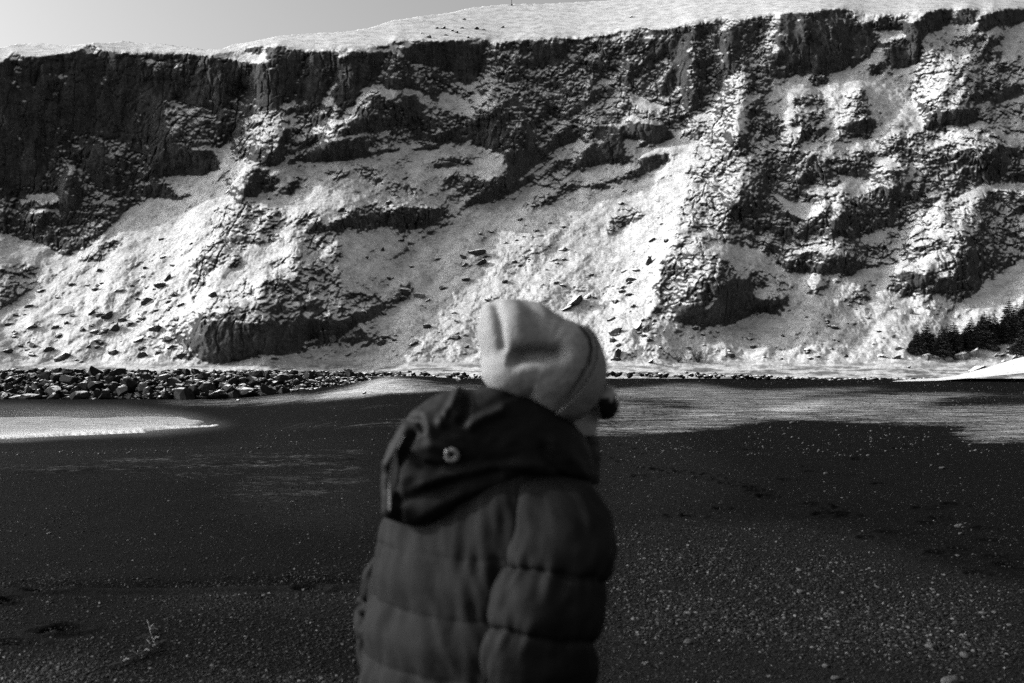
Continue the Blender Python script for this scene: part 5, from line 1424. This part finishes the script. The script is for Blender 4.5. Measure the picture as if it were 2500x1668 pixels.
# paler strip along the hood's left edge
M_EDGE_STRIP = mat_cloth('hood_edge_strip', .07, .6, .0, 40, .1, .002, .3)
def ribbon(name, pts, hw, mat, parent):
    v, f = [], []
    n = len(pts)
    for k, (px, py) in enumerate(pts):
        a = np.array(pts[max(0, k - 1)], float); c = np.array(pts[min(n - 1, k + 1)], float); t = (c - a) / np.linalg.norm(c - a); nn = np.array((-t[1], t[0]))
        for s_ in np.linspace(-1, 1, 5):
            q = surf_at(parent, px + nn[0] * hw * s_, py + nn[1] * hw * s_)
            v.append((q[0], q[1] - .004 - .002 * (1 - s_ * s_), q[2]))
    for k in range(n - 1):
        for j in range(4): f.append((k * 5 + j, k * 5 + j + 1, k * 5 + 6 + j, k * 5 + 5 + j))
    me = bpy.data.meshes.new(name); me.from_pydata(v, [], f); me.materials.append(mat); me.update()
    me.polygons.foreach_set('use_smooth', np.ones(len(f), bool))
    o = bpy.data.objects.new(name, me); C.objects.link(o); o.parent = parent
    sol = o.modifiers.new('thickness', 'SOLIDIFY'); sol.thickness = .002
    sm = o.modifiers.new('smooth', 'SUBSURF'); sm.levels = 1; sm.render_levels = 1
    return o
left_strip = ribbon('hood_edge_strip', [(1004, 1042), (990, 1072), (980, 1100), (972, 1130), (967, 1160), (963, 1190), (961, 1215), (962, 1238)], 9, M_EDGE_STRIP, hood)

# --- jacket: torso and sleeves
def loft(name, rows, mat, disp=None, nu=120, nt_=150, rot=0.0, cap=True, parent=person):
    """rows: (x, y, z, half width, half depth) from top to bottom; smooth interpolation"""
    R0 = np.array(rows, float); t0 = np.linspace(0, 1, len(R0)); t = np.linspace(0, 1, nt_)
    A = np.stack([np.interp(t, t0, R0[:, i]) for i in range(5)], 1)
    w = max(2, nt_ // len(R0) // 2)
    kern = np.hanning(2 * w + 1); kern /= kern.sum()
    for i in range(5):
        p = np.pad(A[:, i], (w, w), mode='reflect', reflect_type='odd'); A[:, i] = np.convolve(p, kern, 'valid')
    th = np.linspace(0, 2 * math.pi, nu, endpoint=False)
    T, TH = np.meshgrid(t, th, indexing='ij')
    e = 2 / 2.3
    cu = np.sign(np.cos(TH)) * np.abs(np.cos(TH)) ** e; su = np.sign(np.sin(TH)) * np.abs(np.sin(TH)) ** e
    dr = disp(T, TH, A) if disp is not None else 0 * T
    ax = (A[:, 3][:, None] + dr) * cu; ay = (A[:, 4][:, None] + dr) * su
    cr, sr = math.cos(rot), math.sin(rot)
    P3 = np.stack([A[:, 0][:, None] + ax * cr - ay * sr, A[:, 1][:, None] + ax * sr + ay * cr, A[:, 2][:, None] + 0 * T], -1)
    idx = np.arange(nt_ * nu).reshape(nt_, nu); nx = np.roll(idx, -1, 1)
    q = np.stack([idx[:-1], idx[1:], nx[1:], nx[:-1]], -1).reshape(-1, 4)
    faces = [tuple(x) for x in q]
    if cap: faces += [tuple(idx[0]), tuple(idx[-1][::-1])]
    me = bpy.data.meshes.new(name); me.from_pydata([tuple(x) for x in P3.reshape(-1, 3)], [], faces); me.update()
    me.polygons.foreach_set('use_smooth', np.ones(len(me.polygons), bool)); me.materials.append(mat)
    ob = bpy.data.objects.new(name, me); C.objects.link(ob)
    if parent: child(ob, parent)
    return ob
def rr_(px, py, dy, hw, hd): 
    a = pw(px, py, dy); return (a[0], a[1], a[2], hw, hd)

TOR = [rr_(1270, 1085, .00, .06, .06), rr_(1260, 1120, 0, .10, .09), rr_(1235, 1155, 0, .145, .115), rr_(1198, 1200, 0, .20, .14), rr_(1172, 1260, 0, .24, .158), rr_(1163, 1330, .0, .256, .172), rr_(1160, 1400, 0, .262, .182),
       rr_(1160, 1470, 0, .262, .188), rr_(1152, 1540, 0, .272, .198), rr_(1150, 1606, 0, .268, .20), rr_(1146, 1680, 0, .28, .205), rr_(1146, 1760, 0, .275, .205), rr_(1146, 1840, 0, .285, .21), rr_(1150, 1905, 0, .265, .2)]
SEAMS = [EYE + (HOR - q) * PXM for q in (1330, 1467, 1606, 1745, 1870)]
def quilt(z, seams, amp, groove, soft):
    """baffles swelling between stitched seams"""
    d = np.full(z.shape, 9.0)
    for s in seams: d = np.minimum(d, np.abs(z - s))
    return amp * (1 - np.exp(-d / soft)) - groove * np.exp(-(d / .006) ** 2)
def torso_disp(T, TH, A):
    z = A[:, 2][:, None] + 0 * T
    X = np.cos(TH) * .27; Yq = np.sin(TH) * .19
    warp = .012 * noise3(X / .14, Yq / .14, z / .3, 320)
    d = quilt(z + warp, SEAMS, .007, .0008, .022) * (.65 + .9 * noise3(X / .12, Yq / .12, z / .12, 325)) - .003
    dn = np.full(z.shape, 9.0)
    for s in SEAMS: dn = np.minimum(dn, np.abs(z + warp - s))
    d += .011 * noise3(X / .024, Yq / .024, z / .13, 321) * np.exp(-dn / .05)           # gathers that run from each seam
    d += .010 * noise3((X + .35 * z) / .05, Yq / .05, z / .16, 322) + .006 * noise3((X + .5 * z) / .022, Yq / .03, z / .07, 323)
    d *= sstep(.04, .2, T)
    return d
jacket = loft('jacket', TOR, M_NYLON, torso_disp, 150, 220, math.radians(-40))
jacket['label'] = 'dark quilted puffer jacket'

def sleeve(name, rows, seams, seed, label):
    def dsp(T, TH, A):
        z = A[:, 2][:, None] + 0 * T
        X = np.cos(TH) * .12; Yq = np.sin(TH) * .12
        warp = .030 * noise3(X / .08, Yq / .08, z / .3, seed) + .12 * X
        d = quilt(z + warp, seams, .015, .005, .024) - .010
        dn = np.full(z.shape, 9.0)
        for s in seams: dn = np.minimum(dn, np.abs(z + warp - s))
        d += .013 * noise3(X / .02, Yq / .02, z / .10, seed + 1) * np.exp(-dn / .035) + .010 * noise3(X / .05, Yq / .05, z / .08, seed + 2) + .004 * noise3(X / .02, Yq / .02, z / .04, seed + 3)
        return d * sstep(.0, .12, T)
    o = loft(name, rows, M_NYLON, dsp, 96, 180, 0)
    o['label'] = label
    return o
RS = [rr_(1318, 1148, -.05, .05, .06), rr_(1345, 1180, -.09, .085, .085), rr_(1370, 1250, -.13, .108, .10), rr_(1368, 1330, -.17, .120, .112), rr_(1347, 1420, -.20, .122, .116), rr_(1332, 1490, -.21, .122, .118),
      rr_(1318, 1560, -.21, .126, .118), rr_(1310, 1630, -.20, .124, .112), rr_(1310, 1720, -.17, .12, .105), rr_(1315, 1800, -.13, .10, .095), rr_(1325, 1860, -.10, .075, .075)]
zs = lambda *q: [EYE + (HOR - v_) * PXM for v_ in q]
sleeve('sleeve', RS, zs(1352, 1484, 1622, 1750), 330, 'near puffer sleeve with deep stitched seams')
LS = [rr_(1000, 1290, .14, .04, .05), rr_(975, 1340, .17, .055, .075), rr_(950, 1400, .19, .064, .085), rr_(937, 1460, .19, .066, .09), rr_(930, 1520, .18, .064, .09), rr_(934, 1585, .17, .060, .085), rr_(950, 1650, .16, .06, .085),
      rr_(975, 1740, .15, .06, .08), rr_(1005, 1830, .12, .06, .07)]
sleeve('sleeve', LS, zs(1395, 1500, 1535, 1610, 1700), 340, 'far puffer sleeve showing past the back')
# stand-up collar round the throat
COL = [rr_(1388, 1062, .03, .060, .06), rr_(1385, 1070, .03, .070, .078), rr_(1375, 1085, .02, .078, .09), rr_(1365, 1130, .01, .092, .10), rr_(1350, 1180, .0, .10, .11)]
def col_disp(T, TH, A): return .006 * noise3(np.cos(TH) * 3, np.sin(TH) * 3, T * 5, 350)
collar = loft('collar', COL, M_HOOD, col_disp, 90, 60, math.radians(-30))

# --- the body itself: one skinned figure, head to feet
hd = pw(1378, 935, .02)
fx, fy_ = .93, .36                       # where the face points
V_, E_, R_ = [], [], []
def bv(p, r, par=None):
    V_.append(tuple(p)); R_.append(r)
    if par is not None: E_.append((par, len(V_) - 1))
    return len(V_) - 1
pel = bv((-.05, YP + .02, .98), (.15, .12))
ab = bv((-.045, YP + .02, 1.12), (.145, .11), pel)
ch = bv((-.03, YP + .01, 1.28), (.15, .11), ab)
nk0 = bv((.02, YP + .02, 1.41), (.075, .07), ch)
nk1 = bv((.055, YP + .03, 1.49), (.058, .06), nk0)
jaw = bv((hd[0] + .012, hd[1] + .005, 1.535), (.066, .07), nk1)
mid = bv((hd[0] + .004, hd[1], 1.60), (.082, .088), jaw)
top = bv((hd[0] - .012, hd[1] - .004, 1.665), (.074, .08), mid)
F3 = Vector((fx, fy_, 0)); S3 = Vector((-fy_, fx, 0))
H3 = Vector((hd[0], hd[1], 0))
brow = bv(H3 + F3 * .052 + Vector((0, 0, 1.59)), (.036, .030), mid)
nose = bv(H3 + F3 * .088 + Vector((0, 0, 1.545)), (.013, .016), brow)
nose2 = bv(H3 + F3 * .104 + Vector((0, 0, 1.527)), (.010, .009), nose)
chin = bv(H3 + F3 * .062 + Vector((0, 0, 1.492)), (.028, .026), jaw)
lip = bv(H3 + F3 * .082 + Vector((0, 0, 1.508)), (.014, .009), chin)
for sgn in (-1, 1):
    ear = bv(H3 - F3 * .002 + S3 * (sgn * .088) + Vector((0, 0, 1.55)), (.012, .022), mid)
    sh_ = bv(Vector((0, YP, 1.375)) + Vector((.11 if sgn < 0 else -.17, -.04 if sgn < 0 else .11, 0)), (.055, .055), ch)
    if sgn < 0: arm = [(pw(1352, 1440, -.10), .042), (pw(1318, 1640, -.10), .036), (pw(1318, 1830, -.04), .030)]
    else: arm = [(pw(962, 1440, .18), .042), (pw(960, 1600, .17), .036), (pw(1005, 1800, .13), .030)]
    q = sh_
    for p_, r_ in arm: q = bv(p_, (r_, r_), q)
    wr = np.array(V_[q])
    palm = bv(wr + np.array((.005, .01, -.06)), (.030, .020), q)
    for k, (dx_, ln) in enumerate(((-.028, .068), (-.010, .078), (.010, .072), (.028, .056))):
        a_ = bv(np.array(V_[palm]) + np.array((dx_, .004, -.045)), (.009, .009), palm)
        b_ = bv(np.array(V_[a_]) + np.array((0, .012, -ln * .55)), (.0085, .0085), a_)
        bv(np.array(V_[b_]) + np.array((0, .022, -ln * .4)), (.007, .007), b_)
    tb = bv(np.array(V_[palm]) + np.array((.040 * (1 if sgn < 0 else -1), .02, .0)), (.011, .011), palm)
    bv(np.array(V_[tb]) + np.array((.012 * (1 if sgn < 0 else -1), .022, -.032)), (.009, .009), tb)
    hip = bv((-.05 + (.095 if sgn < 0 else -.095), YP + (-.02 if sgn < 0 else .06), .90), (.10, .095), pel)
    kn = bv((-.05 + (.105 if sgn < 0 else -.11), YP + (.0 if sgn < 0 else .08), .50), (.062, .062), hip)
    an = bv((-.05 + (.11 if sgn < 0 else -.12), YP + (-.02 if sgn < 0 else .06), .09), (.040, .042), kn)
    to = bv((-.05 + (.17 if sgn < 0 else -.06), YP + (.12 if sgn < 0 else .20), .045), (.040, .030), an)
me = bpy.data.meshes.new('body'); me.from_pydata(V_, E_, []); me.update()
body = bpy.data.objects.new('body', me); C.objects.link(body)
md = body.modifiers.new('skin', 'SKIN'); md.use_smooth_shade = True
for i, sv_ in enumerate(me.skin_vertices[0].data):
    sv_.radius = R_[i] if isinstance(R_[i], tuple) else (R_[i], R_[i]); sv_.use_root = (i == pel)
ss = body.modifiers.new('smooth', 'SUBSURF'); ss.levels = 2; ss.render_levels = 2
me.materials.append(M_SKIN)
child(body)

# trousers and boots
for sgn in (-1, 1):
    bx0 = -.05 + (.10 if sgn < 0 else -.10); oy = YP + (-.02 if sgn < 0 else .06)
    def tr_disp(T, TH, A): return .008 * noise3(np.cos(TH) * 2, np.sin(TH) * 2, T * 9, 360 + sgn)
    loft('trouser_leg', [(bx0, oy, .99, .13, .13), (bx0, oy, .86, .125, .125), (bx0 + .005, oy + .01, .5, .095, .095), (bx0 + .008, oy, .12, .085, .085), (bx0 + .008, oy, .08, .08, .08)], M_TROUSER, tr_disp, 40, 60)
    bo = loft('boot', [(bx0 + .012, oy, .17, .062, .066), (bx0 + .015, oy + .005, .11, .062, .07), (bx0 + .035, oy + .05, .075, .066, .12), (bx0 + .04, oy + .06, .03, .07, .145), (bx0 + .04, oy + .06, .0, .068, .142)], M_BOOT, None, 40, 30, math.radians(-25))

# --- sunglasses
def slab(name, pts, org, ex, ez, en, thick, mat, bulge=0.0):
    """a rounded plate in the plane (ex, ez), thickness along en"""
    n = len(pts); v = []
    c = np.mean(np.array(pts), 0)
    rings = [(.0, 1), (.55, 1), (.92, 1), (1.0, .6), (1.0, -.6), (.92, -1), (.55, -1), (.0, -1)]
    for s, tk in rings:
        for x, z in pts:
            xx = c[0] + (x - c[0]) * max(s, .02); zz = c[1] + (z - c[1]) * max(s, .02)
            off = tk * thick / 2 + bulge * (1 - s * s)
            v.append(tuple(Vector(org) + ex * xx + ez * zz + en * off))
    f = []
    for k in range(len(rings) - 1):
        for i in range(n):
            f.append((k * n + i, k * n + (i + 1) % n, (k + 1) * n + (i + 1) % n, (k + 1) * n + i))
    me = bpy.data.meshes.new(name); me.from_pydata(v, [], f); me.materials.append(mat); me.update()
    bm = bmesh.new(); bm.from_mesh(me); bmesh.ops.recalc_face_normals(bm, faces=bm.faces); bm.to_mesh(me); bm.free()
    me.polygons.foreach_set('use_smooth', np.ones(len(me.polygons), bool))
    o = bpy.data.objects.new(name, me); C.objects.link(o); return o
oval = [(.040 * math.copysign(abs(math.cos(a)) ** .7, math.cos(a)), .038 * math.copysign(abs(math.sin(a)) ** .75, math.sin(a))) for a in np.linspace(0, 2 * math.pi, 28, endpoint=False)]
gl = bpy.data.objects.new('sunglasses', None); C.objects.link(gl); child(gl)
eye = pw(1491, 984, -.012)
up = Vector((-.25, -.05, 1)).normalized()
for sgn in (-1, 1):
    # the lens plates wrap back round the brow; sgn -1 is the lens nearer the camera
    n_ = (F3 * .55 - S3 * (.8 if sgn < 0 else -.45)).normalized()
    ex = up.cross(n_).normalized(); ez = n_.cross(ex).normalized()
    if sgn < 0: org = Vector(eye) + F3 * -.006
    else: org = Vector(eye) + S3 * .066 + F3 * .012
    l = slab('lens', oval, org, ex, ez, n_, .006, M_LENS, .006); l.parent = gl; l.matrix_parent_inverse = gl.matrix_basis.inverted()
def bar(name, a, b, r, mat, parent):
    d = (Vector(b) - Vector(a)); q = d.to_track_quat('Z', 'Y'); v, f = [], []
    n = 8
    for k, t in enumerate((0, .5, 1)):
        for i in range(n):
            an = 2 * math.pi * i / n
            v.append(tuple(Vector(a) + d * t + q @ Vector((r * math.cos(an), r * .6 * math.sin(an), 0))))
    for k in range(2):
        for i in range(n): f.append((k * n + i, k * n + (i + 1) % n, (k + 1) * n + (i + 1) % n, (k + 1) * n + i))
    f += [tuple(range(n - 1, -1, -1)), tuple(range(2 * n, 3 * n))]
    me = bpy.data.meshes.new(name); me.from_pydata(v, [], f); me.materials.append(mat)
    o = bpy.data.objects.new(name, me); C.objects.link(o); o.parent = parent; o.matrix_parent_inverse = parent.matrix_basis.inverted(); return o
eV = Vector(eye)
bar('bridge', eV + S3 * .022 + F3 * .004 + up * .012, eV + S3 * .048 + F3 * .012 + up * .012, .004, M_LENS, gl)
bar('temple_arm', eV - S3 * .022 - F3 * .012 + up * .010, eV - S3 * .028 - F3 * .115 + up * .012, .005, M_LENS, gl)
bar('temple_arm', eV + S3 * .098 - F3 * .006 + up * .010, eV + S3 * .135 - F3 * .10 + up * .012, .005, M_LENS, gl)
